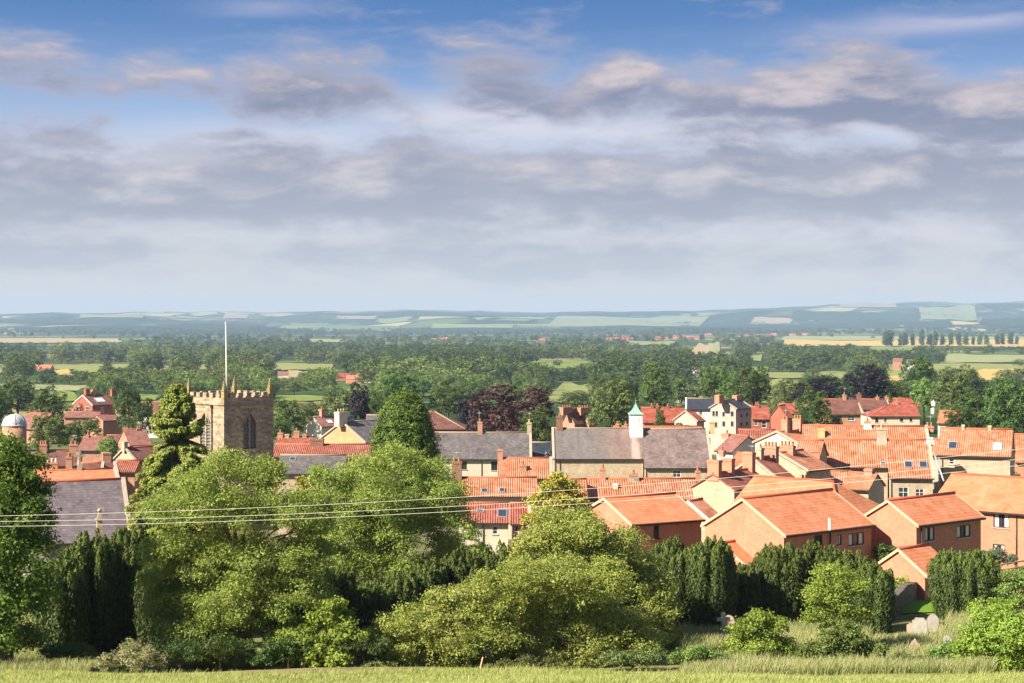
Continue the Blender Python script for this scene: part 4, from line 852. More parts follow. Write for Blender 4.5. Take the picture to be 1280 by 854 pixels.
# ================================================================== FOLIAGE
def rng_(seed): return np.random.default_rng(seed)
def unit(a): return a/np.maximum(np.linalg.norm(a, axis=-1, keepdims=True), 1e-9)
def leaf_quads(c, n, size, rng, asp=.55, along=None, fold=.18):
    """one rhombic leaf per centre c with normal n; along = preferred tip direction"""
    N = len(c); r = rng.normal(size=(N, 3))
    if along is not None: r = along+r*.35
    t = unit(np.cross(np.cross(n, r), n)); s = np.cross(n, t)
    L = size*rng.uniform(.65, 1.25, (N, 1)); w = L*asp
    v = np.stack([c-t*L*.5, c+s*w*.5+n*L*fold*.3, c+t*L*.5, c-s*w*.5+n*L*fold*.3], 1).reshape(-1, 3)
    q = np.arange(N*4).reshape(-1, 4)
    return v, q
def crown_leaves(lobes, ncl, per, size, rng, spread=.3, shell=.22, up=.25, asp=.55, droop=0.0, inner=.25, nk=.5):
    lob = np.array(lobes, float); 
    if lob.shape[1] == 4: lob = np.concatenate([lob[:, :3], lob[:, 3:4], lob[:, 3:4], lob[:, 3:4]*.9], 1)
    w = (lob[:, 3]*lob[:, 4]+lob[:, 3]*lob[:, 5])**.95; k = rng.choice(len(lob), ncl, p=w/w.sum())
    d = unit(rng.normal(size=(ncl, 3))); d[:, 2] = np.where(d[:, 2] < -.55, -d[:, 2]*.5, d[:, 2]); d = unit(d)
    r = 1-np.abs(rng.normal(0, shell, (ncl, 1))); r = np.where(rng.random((ncl, 1)) < inner, rng.uniform(.3, .9, (ncl, 1)), r)
    r = np.clip(r, .1, 1)+np.clip(rng.normal(0, .06, (ncl, 1)), -.1, .16)
    cc = lob[k, :3]+d*lob[k, 3:]*r; on = unit(d/lob[k, 3:])
    tint = np.clip(rng.normal(.5, .22, ncl), 0, 1)
    c = np.repeat(cc, per, 0)+rng.normal(size=(ncl*per, 3))*np.array([1, 1, .6])*np.minimum(spread*.75, np.repeat(lob[k, 3], per)[:, None]*.4)
    n = unit(np.repeat(on, per, 0)*.85+rng.normal(size=(ncl*per, 3))*nk+np.array([0, 0, up]))
    if droop: c[:, 2] -= droop*rng.random(ncl*per)
    v, q = leaf_quads(c, n, size, rng, asp)
    lv = np.clip(np.repeat(tint, per)+rng.normal(0, .25, ncl*per), 0, 1)
    return v, q, lv
def pxlobes(lobes, Y, rng, thick=.9, nsub=9):
    """lobes drawn as (px, py, r in px[, dY]) become real ellipsoids at their own depth, each with a twin behind"""
    out = []; xs = [l[0] for l in lobes]; cx = (min(xs)+max(xs))/2; wid = (max(xs)-min(xs))/2/F*Y+.01
    for l in lobes:
        px, py, r = l[:3]; rr = r/F*Y
        off = math.sqrt(max(0, 1-((px-cx)/F*Y/(wid*1.15))**2))*wid*.55
        dy = l[3] if len(l) > 3 else rng.uniform(-.9, .15)*off
        p = P(px, py, Y+dy); out.append((p.x, p.y, p.z, rr, rr*thick, rr*.92))
        p = P(px+rng.uniform(-6, 6), py+rng.uniform(-4, 4), Y+abs(off)*rng.uniform(.5, 1.0)+.3); out.append((p.x, p.y, p.z, rr*.95, rr*thick, rr*.88))
    big = out; out = []
    if not nsub: return big
    for (x, y, z, a, b_, c_) in big:          # each bough breaks into smaller lumps with hollows between them
        a, b_, c_ = a*1.10, b_*1.10, c_*1.10; out.append((x, y, z, a*.66, b_*.66, c_*.66))
        if a < .22: out.append((x, y, z, a, b_, c_)); continue
        for k in range(nsub):
            t = rng.uniform(0, 2*math.pi); u = rng.uniform(-.55, .95); q = math.sqrt(1-u*u); f = rng.uniform(.55, .78); e = rng.uniform(.34, .52)
            out.append((x+a*f*q*math.cos(t), y+b_*f*q*math.sin(t), z+c_*f*u, a*e, b_*e, c_*e*.85))
    return out
def trunk_mesh(root, base, tops, r0, mat, h1=None, rng=None, name='trunk'):
    """tapered trunk from base, with limbs to the points in tops (world); local to root"""
    rng = rng or random.Random(1); o = Vector(root.location); g_ = MB(); base = Vector(base)
    tops = [Vector(t) for t in tops]; top = max(tops, key=lambda t: t.z)
    mid = base.lerp(top, .5)+Vector((rng.uniform(-.2, .2), rng.uniform(-.2, .2), 0))
    g_.tube([base-o-Vector((0, 0, .6)), base-o+Vector((0, 0, .4)), base.lerp(mid, .5)-o, mid-o, mid.lerp(top, .55)-o, top-o], [r0*1.5, r0*1.15, r0, r0*.75, r0*.45, r0*.12], 9)
    to = g_.build(name, mat, root)
    g_ = MB(); k = 0
    for t in tops:
        if t is top: continue
        f = rng.uniform(.3, .75); s = base.lerp(mid, min(1, f*1.6)) if f < .6 else mid.lerp(top, (f-.6)*1.2)
        m = s.lerp(t, .5)+Vector((0, 0, .25*(t-s).length*.3))
        g_.tube([s-o, m-o, t-o], [r0*.45, r0*.28, r0*.07], 6); k += 1
    if k: g_.build('limbs', mat, to)
    return to
def put_leaves(root, name, v, q, lv, mat):
    me = np_mesh(name, v-np.array(root.location), q, mat, lv); return link(name, me, root)
def plant_px(name, label, cat, base, Y, lobes, mat, ncl, per, size, seed, spread=.28, nsub=9, trunk=None, r0=.16, bark='bark', group=None, thick=.9, trunktop=None, **kw):
    rng = rng_(seed); pr = random.Random(seed)
    bx = (base-640)*Y/F; root = empty(name, (bx, Y, gz(bx, Y))); tag(root, label, cat, group)
    lo = pxlobes(lobes, Y, pr, thick, nsub)
    v, q, lv = crown_leaves(lo, ncl, per, size, rng, spread, **kw)
    put_leaves(root, 'crown' if cat == 'tree' else 'foliage', v, q, lv, mat)
    pick = [P(l_[0], l_[1], Y) for l_ in lobes]
    trunk_mesh(root, (bx, Y, gz(bx, Y)), pick, r0, M[bark], rng=pr, name='trunk' if cat == 'tree' else 'stems')
    return root
LM = {
 'syc': leafmat('sycamore leaf', (0.150, 0.230, 0.038), (0.062, 0.115, 0.020), (0.190, 0.260, 0.052)),
 'ash': leafmat('ash leaf', (0.320, 0.410, 0.090), (0.150, 0.210, 0.048), (0.390, 0.440, 0.120)),
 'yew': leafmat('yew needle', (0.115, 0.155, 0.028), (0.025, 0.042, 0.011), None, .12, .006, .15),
 'haw': leafmat('hawthorn leaf', (0.360, 0.405, 0.090), (0.155, 0.200, 0.044), (0.420, 0.430, 0.135)),
 'wil': leafmat('sallow leaf', (0.360, 0.410, 0.090), (0.160, 0.205, 0.046), (0.430, 0.430, 0.130)),
 'gold': leafmat('golden cypress spray', (0.500, 0.430, 0.070), (0.170, 0.200, 0.030), (0.560, 0.480, 0.110), .2),
 'spruce': leafmat('spruce needle', (0.310, 0.370, 0.075), (0.085, 0.130, 0.030), (0.380, 0.330, 0.120), .12),
 'cyp': leafmat('dark cypress spray', (0.128, 0.204, 0.025), (0.034, 0.072, 0.013), (0.162, 0.230, 0.034), .12, .006, .1),
 'bright': leafmat('bright sapling leaf', (0.310, 0.400, 0.070), (0.140, 0.210, 0.036), (0.370, 0.450, 0.095)),
 'elder': leafmat('elder leaf and cream flower', (.42, .38, .22), (.14, .18, .05), None),
 'copper': leafmat('copper beech leaf', (0.094, 0.043, 0.040), (0.037, 0.020, 0.022), (0.119, 0.056, 0.044), .22, .01, .1),
 'dpurple': leafmat('dark purple leaf', (0.029, 0.021, 0.031), (0.013, 0.012, 0.018), None, .15, .01, .1),
 'g1': leafmat('dark broadleaf', (0.095, 0.151, 0.034), (0.039, 0.074, 0.020), (0.112, 0.168, 0.040), .25, .018, .28),
 'g2': leafmat('mid green broadleaf', (0.139, 0.212, 0.049), (0.062, 0.110, 0.029), (0.160, 0.226, 0.058), .25, .02, .28),
 'g3': leafmat('olive broadleaf', (0.168, 0.208, 0.060), (0.081, 0.114, 0.038), (0.188, 0.215, 0.067), .25, .02, .25),
 'g4': leafmat('light green broadleaf', (0.216, 0.310, 0.072), (0.108, 0.173, 0.043), (0.245, 0.331, 0.086), .28, .02, .22),
 'hedge': leafmat('clipped hedge leaf', (0.342, 0.456, 0.076), (0.160, 0.251, 0.043), None),
}
# ---- foreground trees
plant_px('sycamore_tree', 'dense bright green sycamore filling the left edge of the view', 'tree', 8, 75, [(-5, 572, 34), (22, 590, 30), (44, 612, 20), (5, 640, 48), (40, 650, 26), (48, 678, 24), (15, 700, 45), (40, 742, 30), (5, 760, 40), (20, 800, 26), (-20, 800, 40), (-50, 600, 55), (-60, 690, 60), (-50, 760, 50)],
         LM['syc'], 3000, 26, .165, 11, .30, r0=.3, shell=.16)
plant_px('ash_tree', 'tall feathery green ash with reddish trunk in front of the church tower', 'tree', 315, 79, [(285, 588, 32), (248, 606, 28), (325, 598, 30), (215, 640, 36), (270, 640, 42), (330, 640, 38), (372, 645, 32), (396, 640, 18), (212, 690, 34), (255, 700, 42), (310, 695, 36), (365, 700, 34), (398, 690, 18), (205, 760, 26), (238, 775, 36), (282, 770, 34), (228, 806, 26), (270, 810, 24), (345, 765, 28), (376, 745, 26), (330, 730, 25), (345, 800, 18), (205, 790, 22), (256, 750, 34), (300, 740, 30), (358, 735, 28), (392, 730, 20), (240, 815, 22), (290, 805, 22), (392, 660, 26), (386, 700, 26), (392, 745, 24), (300, 775, 26), (345, 820, 18), (210, 820, 20), (262, 822, 20), (322, 770, 20), (375, 790, 22), (196, 730, 22), (296, 826, 14)],
         LM['ash'], 7400, 24, .145, 12, .27, r0=.17, bark='barkred', shell=.24, asp=.4)
plant_px('ash_tree', 'spreading pale green ash with light trunk, left of the orange roofed terrace', 'tree', 475, 96, [(452, 590, 30), (500, 582, 30), (540, 598, 28), (418, 612, 28), (478, 626, 40), (535, 632, 36), (570, 650, 24), (432, 664, 36), (496, 670, 40), (556, 686, 26), (438, 712, 34), (412, 690, 24), (500, 716, 26), (586, 668, 16), (404, 600, 18), (540, 706, 20), (560, 620, 26), (520, 650, 34), (462, 650, 34), (596, 690, 14), (470, 700, 30), (404, 640, 28), (400, 684, 26), (418, 742, 28), (450, 750, 26), (396, 720, 24)],
         LM['ash'], 6000, 24, .155, 13, .30, r0=.16, bark='barkpale', shell=.24, asp=.4)
plant_px('golden_cypress', 'yellow tipped conifer between the two ash trees', 'tree', 393, 106, [(378, 602, 9), (382, 614, 11), (400, 606, 12), (394, 624, 16), (408, 628, 12), (386, 645, 18), (404, 650, 18), (394, 680, 20)], LM['gold'], 420, 16, .2, 14, .2, r0=.12)
plant_px('leafy_shrub', 'bright green rounded sapling at the foot of the two ash trees', 'shrub', 395, 77, [(374, 798, 22), (404, 772, 18), (424, 782, 18), (428, 806, 22), (400, 812, 26), (366, 820, 16), (446, 800, 14), (416, 756, 12), (390, 826, 16), (420, 828, 16), (360, 828, 12)], LM['bright'], 900, 22, .17, 15, .2, r0=.07)
plant_px('hawthorn_bush', 'huge sprawling hawthorn sloping up to the right across the centre', 'shrub', 640, 80, [(466, 806, 24), (492, 786, 24), (528, 776, 30), (520, 806, 26), (570, 762, 34), (572, 800, 34), (615, 745, 34), (625, 790, 42), (660, 728, 36), (676, 770, 44), (705, 735, 42), (680, 806, 34), (735, 770, 40), (742, 806, 32), (755, 735, 34), (780, 790, 32), (780, 815, 22), (460, 822, 16), (500, 824, 18), (545, 826, 18), (590, 826, 20), (635, 826, 20), (690, 828, 20), (735, 828, 18), (800, 800, 26), (610, 770, 30), (640, 812, 24)],
         LM['haw'], 8600, 22, .125, 16, .2, r0=.12, shell=.13, inner=.15)
plant_px('sallow_bush', 'tall domed sallow rising behind the sprawling hawthorn', 'shrub', 735, 87, [(700, 660, 30), (672, 680, 26), (735, 668, 32), (706, 700, 40), (768, 690, 34), (655, 705, 20), (795, 712, 28), (745, 725, 44), (815, 738, 26), (790, 755, 34), (826, 768, 24), (830, 796, 22), (804, 800, 28)],
         LM['wil'], 5200, 22, .135, 17, .24, r0=.14, shell=.15, inner=.18)
plant_px('golden_cypress', 'golden yellow conifer standing in front of the orange roofs', 'tree', 697, 108, [(697, 602, 12), (684, 614, 14), (710, 612, 15), (672, 632, 15), (698, 628, 20), (722, 628, 14), (668, 655, 15), (694, 652, 22), (726, 646, 14), (664, 680, 16), (690, 685, 24)], LM['gold'], 900, 18, .19, 18, .2, r0=.12, shell=.15)
plant_px('young_rowan', 'slender light green rowan in front of the dark yews', 'tree', 1043, 84, [(1034, 716, 20), (1056, 734, 20), (1022, 742, 18), (1040, 750, 24), (1076, 738, 14), (1056, 770, 22), (1022, 770, 18), (1084, 764, 12), (1036, 792, 14)], LM['bright'], 850, 18, .15, 19, .26, r0=.07, bark='barkpale', shell=.28, asp=.42)
plant_px('scrub_bush', 'low mixed scrub at the foot of the young rowan', 'shrub', 1052, 78, [(1016, 816, 18), (1044, 806, 20), (1070, 812, 22), (1094, 818, 16), (1050, 828, 22), (1084, 834, 16), (1024, 832, 16), (1062, 790, 12)], LM['g4'], 1000, 22, .13, 20, .18, r0=.05)
plant_px('elder_bush', 'pale green round bush left of the young rowan', 'shrub', 948, 79.5, [(948, 776, 16), (934, 792, 20), (962, 792, 22), (922, 812, 20), (950, 812, 26), (978, 814, 18), (940, 828, 18), (972, 830, 16), (990, 826, 12), (925, 830, 14), (956, 834, 16)], LM['bright'], 1200, 22, .13, 21, .18, r0=.06, shell=.16)
plant_px('round_bush', 'large round yellow green bush at the right edge of the grass', 'shrub', 1244, 75.5, [(1240, 776, 24), (1266, 786, 28), (1218, 800, 20), (1250, 806, 34), (1276, 816, 28), (1216, 824, 18), (1236, 832, 22), (1300, 790, 30), (1264, 836, 20), (1206, 812, 14), (1228, 842, 16), (1200, 828, 14), (1256, 762, 16)], LM['hedge'], 2300, 24, .13, 22, .18, r0=.08, shell=.14)
plant_px('leafy_shrub', 'dense mid green shrub right of the lone rounded yew', 'shrub', 1268, 97, [(1268, 724, 18), (1258, 738, 14), (1284, 730, 22), (1272, 752, 18), (1296, 748, 22), (1256, 758, 12)], LM['g4'], 480, 22, .15, 23, .2, r0=.07)
plant_px('grey_bush', 'soft grey green bush beneath the curtained sunlit window', 'shrub', 1240, 118, [(1228, 698, 10), (1244, 696, 12), (1258, 700, 10), (1238, 706, 12), (1218, 704, 8)], leafmat('grey green leaf', (.20, .24, .14), (.10, .14, .08)), 300, 18, .16, 24, .2, r0=.05)
plant_px('elder_bush', 'low creamy flowered bush on the grass edge before the dark left yews', 'shrub', 163, 71.5, [(140, 824, 12), (160, 818, 15), (182, 822, 14), (198, 828, 9), (128, 830, 9), (168, 832, 14)], LM['elder'], 420, 22, .10, 25, .15, r0=.05)
plant_px('clipped_hedge', 'bright clipped hedge against the dry stone wall', 'hedge', 1120, 110, [(1112, 738, 9), (1120, 733, 10), (1129, 730, 9), (1116, 746, 10), (1126, 742, 11), (1134, 738, 7), (1110, 752, 8)], LM['hedge'], 340, 20, .13, 26, .14, r0=.05)
plant_px('dark_shrub', 'dark low shrub in the gap between the two modern houses', 'shrub', 1105, 122, [(1100, 688, 9), (1110, 692, 9), (1105, 700, 10)], LM['g1'], 160, 18, .18, 27, .2, r0=.05)
# brambles and rank growth along the field edge
for i, (px, py, w, m, lab) in enumerate([(790, 822, 40, 'g3', 'low brambles at the foot of the big hawthorn on the right'), (870, 818, 34, 'g4', 'low weeds below the paired dark yews'), (470, 832, 26, 'g3', 'low weeds at the left foot of the big hawthorn'), (1185, 812, 24, 'g4', 'low weeds left of the large round bush'), (330, 822, 24, 'g1', 'dark undergrowth around the reddish ash trunk'), (660, 832, 40, 'g3', 'low growth along the middle foot of the big hawthorn'), (905, 830, 30, 'g3', 'low weeds left of the pale round bush'), (225, 812, 44, 'g1', 'dark undergrowth left of the reddish ash trunk'), (275, 808, 44, 'g1', 'dark undergrowth between the ash trunk and the dark left yews'), (360, 806, 30, 'g1', 'dark undergrowth left of the bright rounded sapling'), (455, 806, 36, 'g1', 'dark undergrowth between the bright sapling and the hawthorn'), (85, 815, 34, 'g1', 'dark undergrowth at the foot of the first left yew'), (1130, 826, 34, 'g3', 'pale rank weeds between the scrub and the round bush')]):
    plant_px('bramble_patch', lab, 'undergrowth', px, 76.5, [(px-w*.7, py+4, w*.32), (px, py, w*.4), (px+w*.7, py+3, w*.34), (px+w*.3, py+6, w*.3), (px-w*.35, py+5, w*.3)], LM[m], 300, 18, .10, 60+i, .16, r0=.03)

# ---- Irish yews: many upright spires on one plant
def yew(label, px, top, w, Y, seed, bottom=None, mat='yew', dens=1.0, skirt=.8):
    rng = rng_(seed); pr = random.Random(seed); bx = (px-640)*Y/F; g = gz(bx, Y); lean = rng.normal(0, .025, 2)
    root = empty('yew_tree', (bx, Y, g)); tag(root, label, 'tree', 'upright yews of the churchyard')
    H = P(px, top, Y).z-g; Rw = w/2/F*Y; ns = max(16, int(30*Rw*Rw*1.1+18)); vs, qs, ls = [], [], []; nv = 0
    for k in range(ns):
        a = rng.uniform(0, 2*math.pi); d = math.sqrt(rng.random())*Rw*.92
        if k < ns*.55: a = 2*math.pi*k/(ns*.55)+rng.normal(0, .2); d = Rw*rng.uniform(.62, .98)
        h = H*(1-.20*(d/Rw)**2.2)*rng.uniform(.86, 1.0); sr = rng.uniform(.19, .31)*min(1.2, .7+Rw*.25)
        N = int(800*dens*(h/5.5)*(sr/.22)); t = rng.random(N)**.85
        th = rng.uniform(0, 2*math.pi, N); z = t*h
        prof = np.where(t > .8, np.sqrt(np.clip((1-t)/.2, 0, 1)), .72+.28*np.sin(t/.8*math.pi*.75))*sr
        prof = prof*(1+.22*np.sin(t*h*5+rng.uniform(0, 6)+th*2))*rng.uniform(.75, 1.08, N)
        flare = d*(skirt+(1-skirt)*np.minimum(t*2, 1))
        tl = rng.normal(0, .022, 2)+lean; c = np.stack([math.cos(a)*flare+np.cos(th)*prof+tl[0]*z, math.sin(a)*flare+np.sin(th)*prof+tl[1]*z, z], -1)
        n = unit(np.stack([np.cos(th), np.sin(th), np.full(N, .15)], -1)+rng.normal(size=(N, 3))*.3)
        up = unit(np.stack([np.cos(th)*.4, np.sin(th)*.4, np.full(N, 1.0)], -1))
        v, q = leaf_quads(c, n, .15, rng, .40, up); vs.append(v); qs.append(q+nv); nv += len(v); ls.append(np.clip(.28+.5*np.clip((t-.8)/.2, 0, 1)+rng.normal(0, .22, N)+.1*t, 0, 1))  # lit spire tops painted in with the lighter leaf colour
    me = np_mesh('crown', np.concatenate(vs), np.concatenate(qs), LM[mat], np.concatenate(ls)); link('crown', me, root)
    g_ = MB(); g_.tube([(0, 0, -.5), (0, 0, H*.4), (0, 0, H*.8)], [.16, .12, .04], 7); g_.build('trunk', M['bark'], root)
YEWS = [(76, 688, 62, 83, 'dark yew next to the sycamore at the left edge'), (116, 656, 66, 86, 'dark yew with ragged spires below the stone chimney of the hall'), (160, 649, 70, 87, 'tallest dark yew in front of the violet slate roof'), (196, 686, 46, 84, 'dark yew partly hidden by the reddish trunked ash'),
    (240, 706, 54, 92, 'dark yew deep in the shade left of the reddish ash trunk'), (290, 714, 54, 93, 'dark yew directly behind the reddish ash trunk'), (338, 706, 54, 93, 'dark yew deep in the shade right of the reddish ash trunk'), (372, 712, 46, 84, 'dark yew behind the bright rounded sapling, nearer the ash'), (412, 700, 54, 86, 'dark yew in the shade between the two ash trees'),
    (462, 722, 44, 88, 'leftmost yew of the row stepping up behind the hawthorn'), (500, 706, 46, 90, 'second yew of the row stepping up behind the hawthorn'), (540, 692, 46, 91, 'middle yew of the row stepping up behind the hawthorn'), (578, 680, 46, 92, 'fourth yew of the row stepping up behind the hawthorn'), (616, 673, 46, 93, 'last yew of the row, below the cream cottage wall'),
    (844, 668, 66, 95, 'dark yew just left of its twin under the shaded brick wall'), (886, 665, 60, 94, 'dark yew of the pair, nearest the orange garage roof'),
    (938, 700, 58, 97, 'lowest yew of the clump, left end, below the plain orange gable'), (976, 674, 70, 97, 'yew of the clump directly under the corner of the large house'), (1022, 674, 70, 98, 'yew of the clump behind the top of the young rowan'), (1064, 684, 62, 97, 'yew of the clump below the white box aerial window'), (1094, 698, 48, 94, 'last yew of the clump, beside the bright clipped hedge'),
    (1207, 681, 84, 99, 'lone broad rounded yew right of the dry stone wall')]
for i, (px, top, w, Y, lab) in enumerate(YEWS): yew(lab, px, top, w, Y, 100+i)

# ---- spruce, drooping sprays
def spruce(label, px, top, bot_px, wpx, Y, seed):
    rng = rng_(seed); pr = random.Random(seed); bx = (px-640)*Y/F; g = gz(bx, Y); root = empty('spruce_tree', (bx, Y, g)); tag(root, label, 'tree')
    H = P(px, top, Y).z-g; Rm = wpx/2/F*Y; g_ = MB(); g_.tube([(0, 0, -.5), (.1, 0, H*.5), (0, 0, H*.99)], [.26, .16, .02], 8); to = g_.build('trunk', M['bark'], root)
    z0 = P(px, bot_px, Y).z-g; cs, ns, al, lv = [], [], [], []; g_ = MB(); z = z0
    while z < H-.15:
        f = (H-z)/(H-z0); nb = pr.randint(8, 11)
        for k in range(nb):
            a = pr.uniform(0, 2*math.pi); L = Rm*(f**.72)*pr.uniform(.7, 1.12)+.15; droop = .30*L if f > .3 else -.10*L
            pts = [Vector((math.cos(a)*L*t, math.sin(a)*L*t, z-droop*t*t*1.2+.22*L*max(0, t-.6))) for t in (0, .3, .6, 1.0)]
            g_.tube(pts, [.05*f+.02, .04*f+.015, .02, .008], 5)
            m = int(190+760*L*.6); t = rng.random(m)**.7; i0 = np.minimum((t*3).astype(int), 2); A = np.array(pts); tt = t*3-i0
            tk = np.array([0, .3, .6, 1.0]); tt = (t-tk[i0*1])*0
            P_ = np.stack([np.interp(t, [0, .3, .6, 1.0], A[:, j]) for j in range(3)], -1)
            side = np.array([-math.sin(a), math.cos(a), 0]); wv = (rng.random(m)-.5)*2*(.16+.36*L*.5*(1-t*.7))
            hang = rng.random(m)**1.6*.50*min(1, .4+f); c = P_+side*wv[:, None]; c[:, 2] -= hang+np.abs(wv)*.25
            cs.append(c); n = unit(rng.normal(size=(m, 3))*.5+np.array([0, 0, .8])+np.array([math.cos(a), math.sin(a), 0])*.4); ns.append(n)
            al.append(np.tile(np.array([math.cos(a), math.sin(a), -.5]), (m, 1))); lv.append(np.clip(.25+.6*(t > .75)+rng.normal(0, .25, m), 0, 1))  # sunlit tips and dark inner boughs put into the leaf colour
        z += pr.uniform(.34, .54)*(.5+.5*f)
    v, q = leaf_quads(np.concatenate(cs), np.concatenate(ns), .19, rng, .40, np.concatenate(al))
    link('crown', np_mesh('crown', v, q, LM['spruce'], np.concatenate(lv)), root); g_.build('branches', M['bark'], to)
spruce('tall ragged spruce with drooping branches, left of the church tower', 222, 477, 710, 172, 118, 201)
# ---- dark egg shaped cypress
plant_px('cypress_tree', 'tall dark egg shaped cypress in front of the slate roofs', 'tree', 506, 150, [(505, 503, 15, 0), (504, 514, 23, 0), (506, 527, 30, 0), (505, 543, 36, 0), (507, 560, 40, 0), (505, 580, 42, 0), (506, 604, 42, 0), (505, 640, 42, 0)], LM['cyp'], 4600, 24, .19, 30, .26, r0=.3, shell=.05, inner=.03, nsub=0)

# ---- broadleaf prototypes shared by the trees in and beyond the town
def proto(seed, kind, ncl, per, size, shape):
    """unit tree: height 1, crown about 1 wide; leaves in overlapping lobes"""
    rng = rng_(seed); pr = random.Random(seed); lobes = []
    n = 15 if shape != 'poplar' else 9
    for k in range(n):
        a = k*2.399963+pr.uniform(-.4, .4); f = (k+.5)/n; z = .30+.62*f
        if shape == 'round': rad = .36*math.sqrt(max(.03, 1-((z-.58)/.42)**2)); lr = .165
        elif shape == 'dome': rad = .40*math.sqrt(max(.02, 1-((z-.40)/.60)**2)); lr = .165; z = .16+.76*f
        elif shape == 'tall': rad = .25*math.sqrt(max(.04, 1-((z-.52)/.48)**2)); lr = .14; z = .18+.74*f
        elif shape == 'poplar': rad = .04; lr = .10; z = .12+.80*f
        else: rad = .42*math.sqrt(max(.03, 1-((z-.5)/.5)**2)); lr = .15
        rad *= pr.uniform(.62, 1.1); r = lr*pr.uniform(.75, 1.25)
        lobes.append((math.cos(a)*rad, math.sin(a)*rad, z, r, r, r*(.85 if shape != 'poplar' else 1.5)))
    lobes.append((0, 0, .55, .25 if shape != 'poplar' else .07, .25 if shape != 'poplar' else .07, .26))
    v, q, lv = crown_leaves(lobes, ncl, per, size, rng, size*.8, shell=.09, inner=.08, nk=.42)
    v[:, 2] = np.maximum(v[:, 2], .02)
    return v, q, lv
SHAPES = ['round', 'dome', 'tall', 'spread']
PROTO = {}
def crown_mesh(kind, shape, i, fine):
    key = (kind, shape, i, fine)
    if key not in PROTO:
        v, q, lv = proto(hash((shape, i)) % 9973 if False else 300+SHAPES.index(shape if shape in SHAPES else 'round')*10+i+(50 if shape == 'poplar' else 0), kind, 560 if fine else 170, 16 if fine else 12, .040 if fine else .072, shape)
        PROTO[key] = np_mesh('crown', v, q, LM[kind], lv)
    return PROTO[key]
_tm = MB(); _tm.tube([(0, 0, -.05), (0, 0, .12), (.01, .0, .4), (0, .01, .7)], [.035, .026, .02, .006], 7)
for a in range(5): _tm.tube([(0, 0, .22+.05*a), (.10*math.cos(a*1.3), .10*math.sin(a*1.3), .38+.05*a), (.24*math.cos(a*1.3), .24*math.sin(a*1.3), .5+.05*a)], [.014, .010, .003], 5)
_tp = _tm.build('trunk', M['bark']); TRUNK = _tp.data; bpy.data.objects.remove(_tp)
def tree_at(name, label, x, y, H, Wd, kind, shape, i, rot, group=None, parts=True, base=None, cat='tree'):
    g = gz(x, y) if base is None else base
    if parts:
        root = empty(name, (x, y, g), rot); root.scale = (Wd, Wd, H); tag(root, label, cat, group)
        link('trunk', TRUNK, root); link('crown', crown_mesh(kind, shape, i, True), root)
    else:
        root = link(name, crown_mesh(kind, shape, i, False)); root.location = (x, y, g); root.rotation_euler = (0, 0, rot); root.scale = (Wd, Wd, H); tag(root, label, cat, group)
    return root
